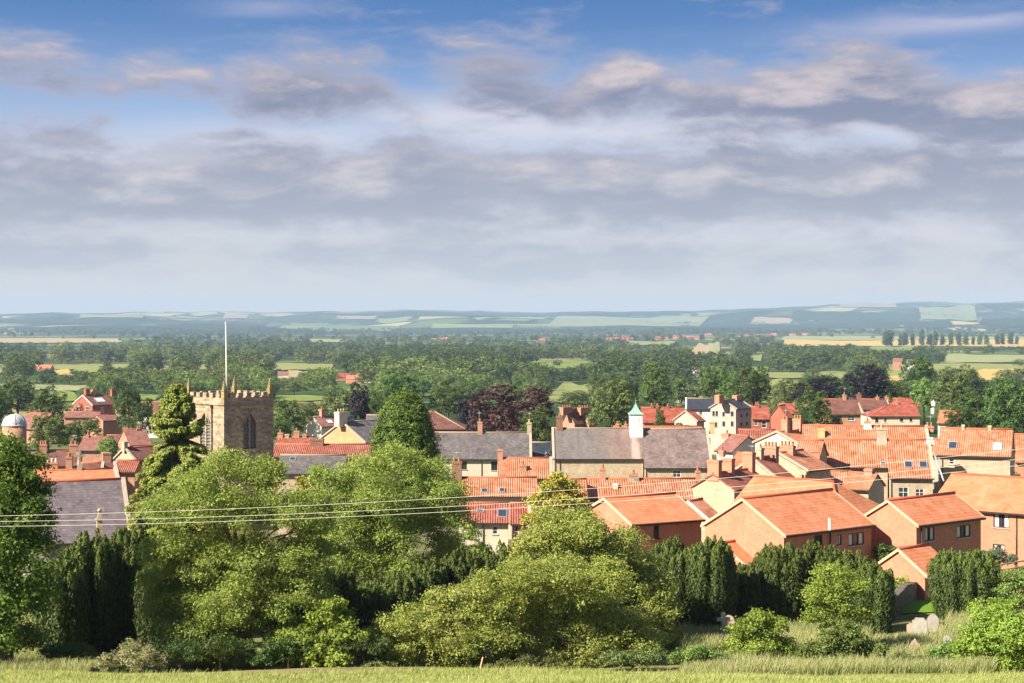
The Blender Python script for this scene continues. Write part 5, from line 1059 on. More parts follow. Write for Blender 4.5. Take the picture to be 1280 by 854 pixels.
# ---- single trees in and just beyond the town: (px, top, bottom py, width px, Y, kind, shape, label)
TOWN_TREES = [
 (640, 488, 575, 112, 290, 'copper', 'spread', 'copper_beech', 'huge wide copper beech behind the cream house with grey slate roof'),
 (592, 500, 560, 60, 330, 'dpurple', 'dome', 'copper_beech', 'very dark purple tree merging into the left of the wide copper beech'),
 (668, 513, 580, 50, 262, 'g2', 'dome', 'broadleaf_tree', 'green tree standing in front of the wide copper beech'),
 (766, 477, 560, 66, 300, 'g3', 'round', 'broadleaf_tree', 'big round sunlit green tree left of the white turret'),
 (820, 456, 520, 50, 480, 'g2', 'tall', 'broadleaf_tree', 'tall green tree above the wide bright red roof, right of the turret'),
 (852, 474, 520, 40, 520, 'g2', 'dome', 'broadleaf_tree', 'low green tree beside the pale grey shed'),
 (893, 462, 522, 42, 470, 'g2', 'round', 'broadleaf_tree', 'left one of three round green trees behind the dark slate block'),
 (918, 466, 522, 40, 465, 'g2', 'round', 'broadleaf_tree', 'middle one of three round green trees behind the dark slate block'),
 (942, 462, 522, 46, 460, 'g2', 'round', 'broadleaf_tree', 'right one of three round green trees behind the dark slate block'),
 (1086, 459, 520, 58, 420, 'dpurple', 'round', 'copper_beech', 'round blackish purple beech behind the brown roofed brick pair'),
 (1024, 474, 515, 56, 440, 'dpurple', 'spread', 'copper_beech', 'low wide blackish purple tree behind the round dark green tree'),
 (1018, 488, 545, 46, 285, 'g1', 'dome', 'broadleaf_tree', 'round dark green tree beside the brick pair with bow windows'),
 (1150, 449, 500, 46, 560, 'g1', 'round', 'broadleaf_tree', 'dark green tree standing alone in the field above the cream house'),
 (1196, 462, 530, 62, 420, 'g3', 'dome', 'broadleaf_tree', 'olive rounded tree above the small orange roof with white gable'),
 (1155, 476, 528, 42, 430, 'g4', 'round', 'broadleaf_tree', 'light green tree behind the cream house with hipped roof'),
 (1222, 490, 560, 66, 300, 'g1', 'dome', 'broadleaf_tree', 'left part of the dark tree group above the stone barn'),
 (1262, 480, 565, 70, 280, 'g1', 'round', 'broadleaf_tree', 'largest dark tree directly above the stone barn'),
 (1300, 474, 565, 60, 290, 'g1', 'round', 'broadleaf_tree', 'dark tree cut by the right edge above the stone barn'),
 (1196, 512, 552, 36, 262, 'g1', 'dome', 'broadleaf_tree', 'low dark tree hiding the foot of the small orange roof'),
 (450, 482, 540, 36, 380, 'dpurple', 'tall', 'copper_beech', 'narrow dark purple tree left of the egg shaped cypress'),
 (500, 468, 540, 58, 420, 'g1', 'round', 'broadleaf_tree', 'dark round tree directly behind the egg shaped cypress'),
 (470, 488, 535, 40, 400, 'g2', 'round', 'broadleaf_tree', 'green tree between the narrow purple tree and the cypress'),
 (560, 486, 530, 50, 420, 'g2', 'round', 'broadleaf_tree', 'green tree right behind the cypress, left of the dark beech'),
 (358, 500, 552, 44, 330, 'g2', 'dome', 'broadleaf_tree', 'green tree right behind the church tower parapet'),
 (385, 506, 545, 38, 350, 'g3', 'dome', 'broadleaf_tree', 'olive tree between the tower and the white gabled house'),
 (352, 526, 556, 30, 280, 'g1', 'dome', 'broadleaf_tree', 'small dark tree touching the right side of the tower'),
 (420, 490, 540, 40, 400, 'g3', 'round', 'broadleaf_tree', 'olive tree left of the narrow purple tree'),
 (60, 520, 570, 56, 262, 'g3', 'dome', 'willow_tree', 'pale rounded willow right of the white domed tower'),
 (112, 524, 552, 34, 330, 'g2', 'dome', 'broadleaf_tree', 'green bush below the red Victorian house'),
 (92, 528, 560, 30, 300, 'g1', 'dome', 'broadleaf_tree', 'dark shrub between the willow and the pink brown roof'),
 (62, 490, 535, 54, 400, 'g1', 'dome', 'broadleaf_tree', 'dark tree left of the red Victorian house'),
 (161, 486, 548, 40, 360, 'g1', 'round', 'broadleaf_tree', 'dark round tree right of the red Victorian house'),
 (178, 502, 552, 36, 350, 'g1', 'dome', 'broadleaf_tree', 'dark tree in front of the red brown roof with white wall'),
 (136, 548, 572, 30, 250, 'g4', 'dome', 'broadleaf_tree', 'light green bush right of the Victorian villa stacks'),
 (22, 480, 530, 50, 520, 'g2', 'round', 'broadleaf_tree', 'green tree behind the white domed tower'),
 (-8, 486, 545, 44, 420, 'g1', 'round', 'broadleaf_tree', 'dark tree at the left edge behind the domed tower'),
 (4, 556, 590, 36, 300, 'g2', 'dome', 'broadleaf_tree', 'green bush at the foot of the domed tower'),
 (825, 512, 545, 18, 290, 'g1', 'tall', 'broadleaf_tree', 'slim dark tree before the wide bright red roof'),
 (852, 530, 548, 26, 268, 'g1', 'dome', 'broadleaf_tree', 'dark bush below the stone cottage'),
 (873, 536, 548, 18, 270, 'g4', 'dome', 'broadleaf_tree', 'light green bush at the foot of the stone cottage'),
 (950, 556, 572, 8, 200, 'g2', 'tall', 'broadleaf_tree', 'tiny green tree among the crowded chimney stacks'),
 (1076, 622, 640, 22, 150, 'g4', 'dome', 'broadleaf_tree', 'small light green bush between the large gable and the next house'),
 (985, 476, 520, 44, 520, 'g3', 'dome', 'broadleaf_tree', 'olive tree above the plain red brick gable'),
 (1045, 520, 540, 20, 290, 'g1', 'dome', 'broadleaf_tree', 'dark bush under the first bow window'),
 (1120, 480, 512, 36, 440, 'g2', 'dome', 'broadleaf_tree', 'green tree right of the round blackish purple beech'),
 (1272, 592, 604, 12, 170, 'g2', 'dome', 'broadleaf_tree', 'small green bush by the shaded end of the stone barn'),
 (720, 490, 515, 50, 560, 'g3', 'dome', 'broadleaf_tree', 'olive bush on the rough pasture left of the big round tree'),
]
for i, (px, top, bot, w, Y, kind, shape, nm, lab) in enumerate(TOWN_TREES):
    x = (px-640)*Y/F; zt = (HY-top)*Y/F; zb = min((HY-bot)*Y/F, zt-2)
    g = gz(x, Y); base = max(zb, g-1) if bot < 9000 else g
    tree_at(nm, lab, x, Y, (zt-base)/.96, w*Y/F*1.02, kind, shape, i % 2, i*1.7, base=base)

# ---- poplars on the far field edge
for k in range(21):
    px = 1105+k*9.3+random.Random(k).uniform(-2.5, 2.5); g = ray_ground(px, 433.5-k*.12, 900, 6000)
    top = 413.5+random.Random(k+50).uniform(-1.5, 4.5)+ (k > 6)*2.5+(k > 12)*1.5; zt = (HY-top)*g.y/F
    tree_at('poplar_tree', 'tall slim poplar in the row along the far golden field', g.x, g.y, (zt-g.z)/.98, (zt-g.z)*random.Random(k+9).uniform(.9, 1.5), 'g1', 'poplar', 0, k*1.1, 'poplars along the far golden field', parts=False)

# ---- trees of the plain
rp = random.Random(77); cand = []
def blocked(px, base, hpx, wpx):
    for x0, x1, y0, y1, k in FIELDS:
        if y0 < 415: continue
        ov = min(px+wpx*.25, x1)-max(px-wpx*.25, x0)
        if ov > 0 and base-hpx*.72 < y1-.6 and base > y0+.8: return True
    return False
BARE = [(100, 470, 1300), ]
FARHOUSE = [(h['O'].x, h['O'].y) for k, h in HOUSES.items() if h['O'].y > 500]
tries = 0
while len(cand) < 2600 and tries < 60000:
    tries += 1
    px = rp.uniform(-90, 1370); py = 416.5+ (rp.random()**1.0)*90
    g = ray_ground(px, py, 360, 9000)
    if g is None: continue
    H = rp.uniform(9, 15)*(1.25 if g.y > 900 else 1.0)*(.75 if py > 485 else 1.0); hpx = H*F/g.y; Wd = H*rp.uniform(.85, 1.35); wpx = Wd*F/g.y
    if blocked(px, py, hpx, wpx):
        H *= .55; Wd *= .7; hpx *= .55; wpx *= .7
        if blocked(px, py, hpx, wpx) and rp.random() > .05: continue
    if any(abs(px-(640+F*hx/hy)) < 10 and -2 < py-(HY-gz(hx, hy)/hy*F) < hpx+2 and abs(hy-g.y) < 900 and g.y < hy+3 for hx, hy in FARHOUSE): continue
    cand.append((g.x, g.y, H, Wd, px, py))
cand.sort(key=lambda c: c[1])
# thin out trees that stand in one another
kept = []; cell = {}
for c in cand:
    k = (int(c[0]//10), int(c[1]//16))
    if cell.get(k, 0) >= 1: continue
    cell[k] = 1; kept.append(c)
cand = kept; print('plain trees', len(cand))
def where(px):
    if px < 230: return 'left of the church tower'
    if px < 440: return 'behind the church tower and flagpole'
    if px < 620: return 'beyond the egg shaped cypress'
    if px < 800: return 'beyond the copper beech and turret'
    if px < 980: return 'beyond the dark slate block'
    return 'among the fields below the poplars'
TONE = {'g1': 'dark green', 'g2': 'mid green', 'g3': 'olive green', 'g4': 'light green'}
SH = {'round': 'round', 'dome': 'domed', 'tall': 'tall', 'spread': 'spreading'}
NIND = 235; mass = []
for i, (x, y, H, Wd, px, py) in enumerate(cand):
    nz = math.sin(x*.011+y*.003)+math.sin(y*.007-x*.004+1)+rp.uniform(-1, 1)
    kind = 'g1' if nz < .1 else ('g2' if nz < 1.0 else ('g3' if nz < 1.7 else 'g4')); shape = rp.choice(SHAPES)
    if i < NIND:
        band = 'just past the town edge' if y < 700 else 'in the nearer hedgerows' if y < 1150 else 'in the woods of the plain'
        lab = '%s %s tree %s, %s' % (TONE[kind], SH[shape], band, where(px))
        tree_at('tree', lab, x, y, H, Wd*1.05, kind, shape, rp.randint(0, 1), rp.uniform(0, 6.28), group=lab, parts=y < 900)
    else: mass.append((x, y, H, Wd, kind, shape, rp.randint(0, 1), rp.uniform(0, 6.28)))
# the same woods go on beyond both sides of the frame
for k in range(900):
    px = rp.uniform(-420, -90) if k % 2 else rp.uniform(1370, 1700); g = ray_ground(px, 416.5+rp.random()**1.2*84, 380, 9000)
    if g is None: continue
    H = rp.uniform(9, 16); mass.append((g.x, g.y, H, H*rp.uniform(.9, 1.4), rp.choice(['g1', 'g1', 'g2', 'g3']), rp.choice(SHAPES), rp.randint(0, 1), rp.uniform(0, 6.28)))
# the remaining wood of the plain reads as one mass
vs, qs, ls, ms = [], [], [], []; nv = 0; KS = ['g1', 'g2', 'g3', 'g4']; CACHE = {}
for (x, y, H, Wd, kind, shape, i, rot) in mass:
    lod = 0 if y < 2200 else 1
    if (shape, i, lod) not in CACHE: CACHE[(shape, i, lod)] = proto(700+SHAPES.index(shape)*10+i, kind, 120 if lod == 0 else 70, 9 if lod == 0 else 7, .085 if lod == 0 else .13, shape)
    v, q, lv = CACHE[(shape, i, lod)]; c, s = math.cos(rot), math.sin(rot)
    vs.append(np.stack([(v[:, 0]*c-v[:, 1]*s)*Wd*1.1+x, (v[:, 0]*s+v[:, 1]*c)*Wd*1.1+y, v[:, 2]*H+gz(x, y)-.1], -1)); qs.append(q+nv); nv += len(v)
    k = rp.uniform(-.25, .25); ls.append(np.clip(lv+k, 0, 1)); ms.append(np.full(len(q), KS.index(kind)))
# farthest belt: denser, smaller, along the foot of the hills
for n in range(900):
    px = rp.uniform(-80, 1360); py = rp.uniform(412.5, 418.5); g = ray_ground(px, py, 2500, 7500)
    if g is None or blocked(px, py, 4, 8): continue
    H = rp.uniform(9, 15); Wd = H*rp.uniform(1.0, 2.2); v, q, lv = CACHE[(rp.choice(SHAPES), rp.randint(0, 1), 1)] if (SHAPES[0], 0, 1) in CACHE and all((s_, j_, 1) in CACHE for s_ in SHAPES for j_ in (0, 1)) else next(iter(CACHE.values()))
    rot = rp.uniform(0, 6.28); c, s = math.cos(rot), math.sin(rot)
    vs.append(np.stack([(v[:, 0]*c-v[:, 1]*s)*Wd+g.x, (v[:, 0]*s+v[:, 1]*c)*Wd+g.y, v[:, 2]*H+g.z-.1], -1)); qs.append(q+nv); nv += len(v); ls.append(np.clip(lv+rp.uniform(-.3, .2), 0, 1)); ms.append(np.full(len(q), 0 if rp.random() < .7 else 1))
me = np_mesh('distant_woods', np.concatenate(vs), np.concatenate(qs), [LM[k] for k in KS], np.concatenate(ls)); me.polygons.foreach_set('material_index', np.concatenate(ms).astype(np.int32))
tag(link('distant_woods', me), 'woods and hedgerows of the distant plain', None, kind='stuff')

# far red roofed villages
for i, (px, py, n, w) in enumerate([(676, 427.5, 2, 9), (768, 427, 4, 8), (784, 425.5, 2, 8), (824, 425, 3, 8), (846, 424, 3, 8), (862, 424.5, 4, 8), (886, 420.5, 2, 8), (937, 423, 3, 8), (965, 421, 2, 8), (997, 421.5, 4, 9), (551, 427, 3, 8), (1128, 409, 1, 9), (1008, 420.5, 2, 9)]):
    for k in range(n):
        p_ = px+(k-n/2)*5.2+random.Random(i*9+k).uniform(-1, 1); y_ = py+random.Random(i*7+k).uniform(-.8, .8); g = ray_ground(p_, y_, 1500, 9000)
        if g is None: continue
        mb = MB(); L, W, h, r = random.Random(k+i).uniform(11, 17), 8, 4.6, 3.2; e = .3
        mb.box(0, 0, -1, L, W, h, 0); mb.face([(-e, -e, h-.1), (L+e, -e, h-.1), (L+e, W/2, h+r), (-e, W/2, h+r)], 1); mb.face([(L+e, W+e, h-.1), (-e, W+e, h-.1), (-e, W/2, h+r), (L+e, W/2, h+r)], 1)
        mb.face([(0, 0, h+.002), (0, W/2, h+r-.2), (0, W, h+.002)], 0); mb.face([(L, 0, h+.002), (L, W, h+.002), (L, W/2, h+r-.2)], 0)
        for q in range(3): mb.box(L*(.2+.25*q), -.03, 1.4, L*(.2+.25*q)+1, -.003, 2.8, 2)
        mb.box(L*.7, W/2-.5, h+r-.6, L*.7+.9, W/2+.5, h+r+1.2, 0)
        o = mb.build('village_house', [M['brickp'], M[('pantile', 'pandark', 'redtile')[(i+k) % 3]], M['glass']]); o.location = (g.x, g.y, g.z-.1); o.scale = (1.25,)*3; o.rotation_euler = (0, 0, random.Random(k*3+i).uniform(-.4, .4))
        tag(o, 'tiny red roofed house in the far village below the hills', 'house', 'houses of the far villages')
# ================================================================== CHURCHYARD
def solid(name, label, cat, px, py, Y, mb, mat, rot=0.0, tilt=0.0, group=None):
    x = (px-640)*Y/F; o = mb.build(name, M[mat]); o.location = (x, Y, gz(x, Y)); o.rotation_euler = (tilt, tilt*.6, rot); tag(o, label, cat, group); return o
def stone(w, h, d, kind):
    mb = MB(); n = 10
    if kind == 'round': poly = [(-w/2, -.3)]+[(w/2*math.cos(a), h-w/2+w/2*math.sin(a)) for a in np.linspace(math.pi, 0, n)]+[(w/2, -.3)]
    elif kind == 'point': poly = [(-w/2, -.3), (-w/2, h*.45), (0, h), (w/2, h*.45), (w/2, -.3)]
    else: poly = [(-w/2, -.3), (-w/2, h*.85), (-w*.35, h*.88), (-w*.3, h), (w*.3, h), (w*.35, h*.88), (w/2, h*.85), (w/2, -.3)]
    mb.prism([(x, -d/2, z) for x, z in poly][::-1], (0, d, 0)); return mb
mb = MB(); mb.box(-.35, -.3, -.3, .35, .3, .25); mb.box(-.25, -.2, .252, .25, .2, .42); mb.frustum(0, 0, .422, 1.55, .11, .09, .08, .07); mb.box(-.36, -.07, 1.1, .36, .07, 1.28)
solid('cross_gravestone', 'stone cross on a stepped base beneath the dark yew pair', 'gravestone', 904, 786, 89, mb, 'headstone', .3)
solid('gravestone', 'upright rounded gravestone right behind the stone cross', 'gravestone', 911, 784, 91.5, stone(.62, 1.15, .14, 'round'), 'pinkstone', -.3, .03)
solid('gravestone', 'big pale sunlit gravestone by the lawn and stone wall', 'gravestone', 1150, 780, 92, stone(.8, .95, .16, 'shoulder'), 'headstone', -.35, -.03)
solid('gravestone', 'pale gravestone with rounded top behind the big pale one', 'gravestone', 1166, 778, 93.5, stone(.62, .95, .15, 'round'), 'headstone', -.3, .04)
solid('gravestone', 'pink pointed gravestone leaning in the long grass', 'gravestone', 1143, 806, 84.5, stone(.6, .8, .14, 'point'), 'pinkstone', -.25, .08)
solid('gravestone', 'low broken gravestone among weeds left of the pink pointed one', 'gravestone', 1117, 804, 85.5, stone(.7, .42, .2, 'shoulder'), 'coping', -.3, -.1)
solid('gravestone', 'small half hidden gravestone left of the pink pointed one', 'gravestone', 1107, 800, 86.5, stone(.5, .5, .2, 'round'), 'headstone', -.5, .1)
solid('gravestone', 'thin grey gravestone near the large round bush', 'gravestone', 1184, 800, 86, stone(.45, .7, .14, 'round'), 'headstone', -.3, .04)
solid('gravestone', 'flat fallen stone at the edge of the long grass', 'gravestone', 1190, 833, 76.5, stone(.9, .32, .5, 'shoulder'), 'pinkstone', -.2, .05)
solid('gravestone', 'small reddish gravestone before the big pale ones', 'gravestone', 1140, 778, 93, stone(.55, .55, .16, 'shoulder'), 'pinkstone', -.4, .0)
# dry stone wall running back beside the lawn
wp = [Vector(((px-640)*Y/F, Y, 0)) for px, Y in ((1113, 98), (1130, 106), (1148, 114), (1170, 117), (1190, 119))]
mb = MB(); rr = random.Random(4)
for a, b_ in zip(wp, wp[1:]):
    n_ = 7
    for k in range(n_):
        p, q = a.lerp(b_, k/n_), a.lerp(b_, (k+1)/n_); d = (q-p).normalized(); s = Vector((-d.y, d.x, 0))*.26; h = 1.2+rr.uniform(-.07, .07)
        z0, z1 = gz(p.x, p.y), gz(q.x, q.y)
        lo = [p-s+Vector((0, 0, z0-.4)), q-s+Vector((0, 0, z1-.4)), q+s+Vector((0, 0, z1-.4)), p+s+Vector((0, 0, z0-.4))]
        mb.prism([lo[0], lo[1], lo[2], lo[3]], (0, 0, h+.4))
o = mb.build('stone_wall', M['drywall'], weld=False); tag(o, 'dry stone wall running back beside the lawn to the garage', 'wall')
# timber bench frame by the wall
x, Y = (1161-640)*113/F, 113; mb = MB(); g = gz(x, Y)
root = empty('garden_bench', (x, Y, g), -.3); tag(root, 'pale timber bench standing against the dry stone wall', 'bench')
for sx in (-.75, .75):
    for sy in (-.2, .22):
        m_ = MB(); m_.box(sx-.04, sy-.04, -.1, sx+.04, sy+.04, .62 if sy < 0 else .95); m_.build('leg', M['verge'], root)
m_ = MB(); [m_.box(-.85, -.25+k*.12, .44, .85, -.16+k*.12, .47) for k in range(4)]; m_.build('seat', M['verge'], root)
m_ = MB(); [m_.box(-.85, .2, .6+k*.13, .85, .225, .69+k*.13) for k in range(3)]; m_.build('backrest', M['verge'], root)
# timber fence rail at the right edge
a, b_ = P(1212, 712, 106), P(1300, 698, 106); root = empty('timber_fence', a); tag(root, 'grey timber fence behind the shrubs at the right edge', 'fence')
m_ = MB(); 
for k in range(3): m_.tube([Vector((0, 0, -.35*k)), (b_-a)*.5+Vector((0, 0, -.35*k)), (b_-a)+Vector((0, 0, -.35*k))], .05, 6)
m_.build('rails', M['timber'], root)
for k in range(4):
    m_ = MB(); p = (b_-a)*(k/3); m_.box(p.x-.06, p.y+.06, p.z-1.6, p.x+.06, p.y+.18, p.z+.1); m_.build('post', M['timber'], root)
# leaning stake at the grass edge
mb = MB(); mb.tube([(0, 0, -.2), (.1, 0, .35), (.2, 0, .75)], .03, 6); solid('wooden_stake', 'thin pale stake leaning in the long grass below the hawthorn', 'stake', 597, 836, 64, mb, 'verge')

# ---- grass: blades with seed heads on the near crest and rank grass between the graves
def blades(name, label, n, gen, mat, hmin, hmax, w, seed):
    rng = rng_(seed); x, y = gen(rng, n); z = ground(x, y); n = len(x)
    patch = .55+.45*np.sin(x*.9+np.sin(y*.7)*2)*np.sin(y*.8+x*.23)
    h = rng.uniform(hmin, hmax, n)*(.65+.5*patch); a = rng.uniform(0, 2*math.pi, n); l = rng.normal(0, .28, (n, 2))*h[:, None]; l[:, 0] += .12*h
    wv = np.stack([np.cos(a), np.sin(a), np.zeros(n)], -1)*(w*rng.uniform(.6, 1.3, (n, 1)))
    b0 = np.stack([x, y, z-.03], -1); m = b0+np.stack([l[:, 0]*.35, l[:, 1]*.35, h*.6], -1); t = b0+np.stack([l[:, 0], l[:, 1], h], -1)
    v = np.stack([b0-wv, b0+wv, m+wv*.8, m-wv*.8, t+wv*.25, t-wv*.25], 1).reshape(-1, 3); i = np.arange(n)*6
    q = np.concatenate([np.stack([i, i+1, i+2, i+3], -1), np.stack([i+3, i+2, i+4, i+5], -1)])
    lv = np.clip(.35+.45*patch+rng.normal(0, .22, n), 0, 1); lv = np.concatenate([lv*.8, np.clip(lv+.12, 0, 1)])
    tag(link(name, np_mesh(name, v, q, mat, lv)), label, None, kind='stuff')
GM = leafmat('meadow grass', (.40, .42, .15), (.19, .26, .06), (.30, .35, .09), .35)
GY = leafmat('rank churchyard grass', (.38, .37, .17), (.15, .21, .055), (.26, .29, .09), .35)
def near_gen(rng, n):
    y = rng.uniform(40, 66, n); return rng.uniform(-1, 1, n)*(y*.345+2), y
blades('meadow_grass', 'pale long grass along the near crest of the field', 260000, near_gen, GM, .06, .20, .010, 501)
def crest_gen(rng, n):
    y = rng.uniform(57, 65, n); return rng.uniform(-1, 1, n)*(y*.345+2), y
blades('seeding_grass', 'taller seeding grass stems on the crest', 7000, crest_gen, GM, .18, .36, .010, 502)
def yard_gen(rng, n):
    y = rng.uniform(70, 112, n); px = np.where(rng.random(n) < .8, rng.uniform(850, 1240, n), rng.uniform(-30, 110, n)); x = (px-640)*y/F
    wl = (1098+(y-92)*(50/22)); keep = ~((y > 90) & (px > wl-10) & (px < wl+75)) ; return x[keep], y[keep]
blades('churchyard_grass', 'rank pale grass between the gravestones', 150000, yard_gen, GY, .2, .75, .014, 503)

# ---- poles that carry the wires, outside the frame on both sides
for px, py, side in ((-160, 654, 'left'), (1420, 557, 'right')):
    p = P(px, py, WY); g = gz(p.x, p.y); root = empty('utility_pole', (p.x, p.y, g)); tag(root, 'timber pole carrying the three wires beyond the %s side of the view' % side, 'pole')
    m_ = MB(); m_.tube([(0, .2, -1), (0, .2, 3), (0, .2, p.z-g+.7)], [.16, .14, .11], 10); m_.build('pole', M['timber'], root)
    m_ = MB(); m_.box(-.08, -.1, p.z-g+.35, .08, .5, p.z-g+.5); m_.build('crossarm', M['timber'], root)

# ================================================================== SKY, SUN, HAZE, CAMERA
w = bpy.data.worlds.new('World'); scene.world = w; w.use_nodes = True
nt = NT(w.node_tree); nt.n.clear(); wo = nt.node('ShaderNodeOutputWorld'); bg = nt.node('ShaderNodeBackground'); nt.l.new(bg.outputs[0], wo.inputs[0])
SKYK = .10; bg.inputs['Strength'].default_value = SKYK
d = nt.tc('Generated'); dx_, dy_, dz_ = nt.sep(d)
sky = nt.node('ShaderNodeTexSky', sky_type='NISHITA'); sky.sun_disc = False; sky.sun_elevation = R(SUN_EL)
sky.sun_rotation = math.atan2(SUNV.x, SUNV.y); sky.air_density = 1.0; sky.dust_density = .4; sky.ozone_density = 2.5
lift = nt.xyz(dx_, dy_, dz_*2.6+.06); nv_ = nt.node('ShaderNodeVectorMath', operation='NORMALIZE'); nt.put(nv_.inputs[0], lift); nt.put(sky.inputs['Vector'], V(nt, nv_.outputs[0]))
skyc = V(nt, sky.outputs[0])
az = nt.math('ARCTAN2', dx_, dy_); el = nt.math('ARCSINE', dz_)
U = az*1000.0; E = el*1000.0          # milliradians: right of straight ahead, above the horizon
# photo row/column in milliradians: u=(px-640)/2.133, e=(404-py)/2.133
def mu(px): return math.atan((px-640)/F)*1000
def me_(py): return math.atan((HY-py)/F)*1000
def lc(c, k=1.0):   # display colour -> radiance before exposure and background strength
    s = srgb(*c); return tuple(v*k/(2**EXPO)/SKYK for v in s[:3])
def density_group():
    g = bpy.data.node_groups.new('cloud_cover', 'ShaderNodeTree')
    g.interface.new_socket('U', in_out='INPUT', socket_type='NodeSocketFloat'); g.interface.new_socket('E', in_out='INPUT', socket_type='NodeSocketFloat')
    g.interface.new_socket('D', in_out='OUTPUT', socket_type='NodeSocketFloat')
    t = NT(g); gi = t.node('NodeGroupInput'); go = t.node('NodeGroupOutput'); u = V(t, gi.outputs[0]); e = V(t, gi.outputs[1])
    wv = t.noise(t.xyz(u*.008, e*.018, 3.1), 1.0, 3, .5, col=True); wx, wy, wz = t.sep(wv)
    uu = u+(wx-.5)*55.0; ee = e+(wy-.5)*26.0
    fb = t.noise(t.xyz(uu*.0115, ee*.038, .7), 1.0, 7, .58)
    f2 = t.noise(t.xyz(uu*.042, ee*.11, 5.3), 1.0, 6, .62)
    acc = None
    BL = [(395, 122, 130, 40, .74), (20, 95, 130, 36, .62), (200, 105, 150, 34, .46), (1035, 125, 190, 52, .92), (1240, 150, 150, 52, .88), (620, 98, 105, 46, .58), (760, 110, 110, 50, .60), (890, 130, 130, 48, .62), (440, 85, 120, 26, .46), (110, 185, 110, 22, .50), (300, 165, 80, 14, .42), (700, 140, 110, 26, .40)]
    for (px, py, rx, ry, a) in BL:
        ax = (uu-mu(px))/(rx/2.133); ay = (ee-me_(py))/(ry/2.133); q = ax*ax+ay*ay
        gss = t.math('EXPONENT', q*-1.1)*a
        acc = gss if acc is None else t.math('MAXIMUM', acc, gss)
    band = t.math('EXPONENT', ((ee-me_(238))/(60/2.133))*((ee-me_(238))/(60/2.133))*-1.0)*.74
    low = t.math('EXPONENT', ((ee-me_(325))/(30/2.133))*((ee-me_(325))/(30/2.133))*-1.0)*.46
    high = t.ramp(e, 215.0, 330.0)*.30
    acc = t.math('MAXIMUM', t.math('MAXIMUM', acc, band), t.math('MAXIMUM', low, high))
    D = acc+(fb-.5)*1.45+(f2-.5)*.62-.20
    t.put(go.inputs[0], D); return g
G = density_group()
def dens(u, e):
    n = nt.node('ShaderNodeGroup', node_tree=G); nt.put(n.inputs[0], u); nt.put(n.inputs[1], e); return V(nt, n.outputs[0])
D0 = dens(U, E); D1 = dens(U-7.0, E+9.0); D2 = dens(U-2.0, E+22.0)
cover = nt.ramp(D0, -.14, .36)
lit = nt.ramp((D0-D1)*.7+(D0-D2)*.7, .10, .95)*.85
thick = nt.ramp(D0, .02, .50)
# thin bright veil of high cloud: milky towards the horizon, streaky above
vn = nt.noise(nt.xyz(U*.006, E*.045, 9.0), 1.0, 5, .55); vm = nt.noise(nt.xyz(U*.0035, E*.012, 2.0), 1.0, 4, .5)
veil = nt.math('SUBTRACT', 1.0, nt.ramp(E, 60.0, 150.0)); veil = (veil*1.05+(vm-.5)*.75+(vn-.5)*.4)
wb = lambda px, py, rx, ry, k: nt.math('EXPONENT', (((U-mu(px))/(rx/2.133))*((U-mu(px))/(rx/2.133))+((E-me_(py))/(ry/2.133))*((E-me_(py))/(ry/2.133)))*-1.0)*k
veil = nt.ramp(veil, .12, .95)
white = (wb(900, 172, 330, 30, 1.0)+wb(560, 150, 150, 30, .7)+wb(130, 205, 120, 16, .8)+wb(330, 175, 90, 14, .7)+wb(760, 292, 420, 14, .5)+wb(1130, 285, 200, 12, .6))*nt.ramp(vn, .22, .6)
cir = nt.ramp(nt.noise(nt.xyz(U*.0035+E*.006, E*.05-U*.004, 4.0), 1.0, 6, .6), .55, .75)*.5*nt.ramp(E, 120.0, 165.0)
ax = (U-mu(1210))/75.0; ay = (E-me_(36)-(U-mu(1210))*.045)/7.0
cs = nt.math('EXPONENT', (ax*ax+ay*ay)*-1.0)*nt.ramp(vn, .3, .6)
ax = (U-mu(330))/40.0; ay = (E-me_(15)-(U-mu(330))*.03)/6.0
cs2 = nt.math('EXPONENT', (ax*ax+ay*ay)*-1.0)*nt.ramp(vn, .3, .6)*.5
blue = nt.mix(nt.ramp(E, 95.0, 190.0), lc((168, 192, 226)), lc((38, 102, 170)))
base = nt.mix(.78, skyc, blue)
base = nt.mix(nt.math('MAXIMUM', cir*.5, nt.math('MAXIMUM', cs, cs2))*.85, base, lc((200, 200, 222)))
veilc = nt.mix(nt.ramp(E, 10.0, 95.0), lc((224, 216, 203)), lc((206, 209, 221)))
base = nt.mix(veil*.92, base, veilc)
base = nt.mix(nt.math('MINIMUM', white, .9), base, lc((226, 222, 230)))
dark = nt.mix(nt.ramp(E, 40.0, 130.0), lc((174, 178, 190)), lc((131, 138, 164)))
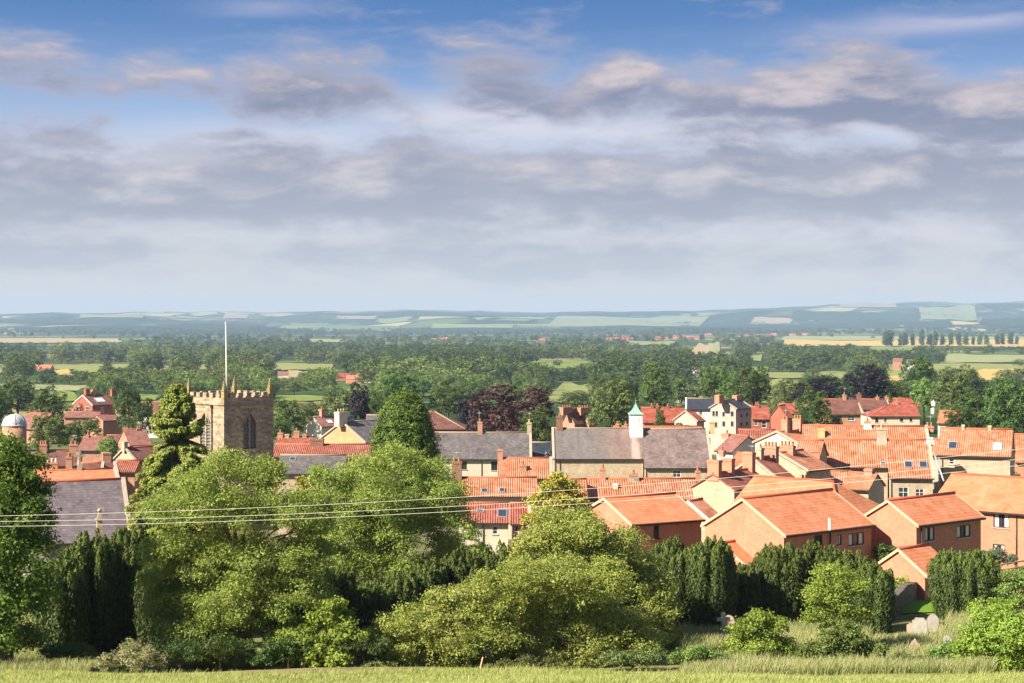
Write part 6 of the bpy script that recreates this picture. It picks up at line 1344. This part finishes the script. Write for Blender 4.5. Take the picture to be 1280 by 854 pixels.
mid = nt.mix(nt.ramp(E, 30.0, 110.0), lc((192, 195, 203)), lc((182, 180, 196)))
brt = nt.mix(nt.ramp(E, 40.0, 140.0), lc((218, 216, 218)), lc((230, 213, 210)))
cc = nt.mix(thick, mid, dark); cc = nt.mix(lit*nt.ramp(D0, .05, .3), cc, brt)
low_f = nt.ramp(E, 4.0, 62.0)
col = nt.mix(cover*(low_f*.62+.33), base, cc)
nt.put(bg.inputs['Color'], col)

sl = bpy.data.lights.new('sun', 'SUN'); sl.energy = 5.0; sl.angle = R(.53); sl.color = (1.0, .90, .74)
so = bpy.data.objects.new('sun', sl); COL.objects.link(so); so.rotation_euler = SUNV.to_track_quat('Z', 'Y').to_euler()

mb = MB(); mb.box(-11000, -80, -75, 11000, 15100, 200)
hz = mb.build('haze', []); tag(hz, 'thin blue summer haze over the plain', None, kind='stuff')
hm = bpy.data.materials.new('haze'); hm.use_nodes = True; hn = hm.node_tree; hn.nodes.clear(); ho = hn.nodes.new('ShaderNodeOutputMaterial'); pv = hn.nodes.new('ShaderNodeVolumePrincipled')
pv.inputs['Color'].default_value = (.47, .66, .92, 1); pv.inputs['Density'].default_value = 7.0e-5; pv.inputs['Anisotropy'].default_value = 0.0
hn.links.new(pv.outputs[0], ho.inputs['Volume']); hz.data.materials.append(hm)

cam = bpy.data.cameras.new('camera'); co = bpy.data.objects.new('camera', cam); COL.objects.link(co); scene.camera = co
cam.sensor_width = 36; cam.lens = 36*F/1280; co.rotation_euler = (R(90), 0, 0); cam.shift_y = (HY-427)/1280; cam.clip_start = .5; cam.clip_end = 40000
scene.view_settings.view_transform = 'Standard'; scene.view_settings.look = 'None'; scene.view_settings.gamma = 1; scene.view_settings.exposure = EXPO
c_ = scene.cycles
c_.max_bounces = 6; c_.diffuse_bounces = 4; c_.glossy_bounces = 2; c_.transmission_bounces = 4; c_.volume_bounces = 0; c_.transparent_max_bounces = 4
c_.use_denoising = True; c_.caustics_reflective = False; c_.caustics_refractive = False
scene.render.resolution_x = 1024; scene.render.resolution_y = 683
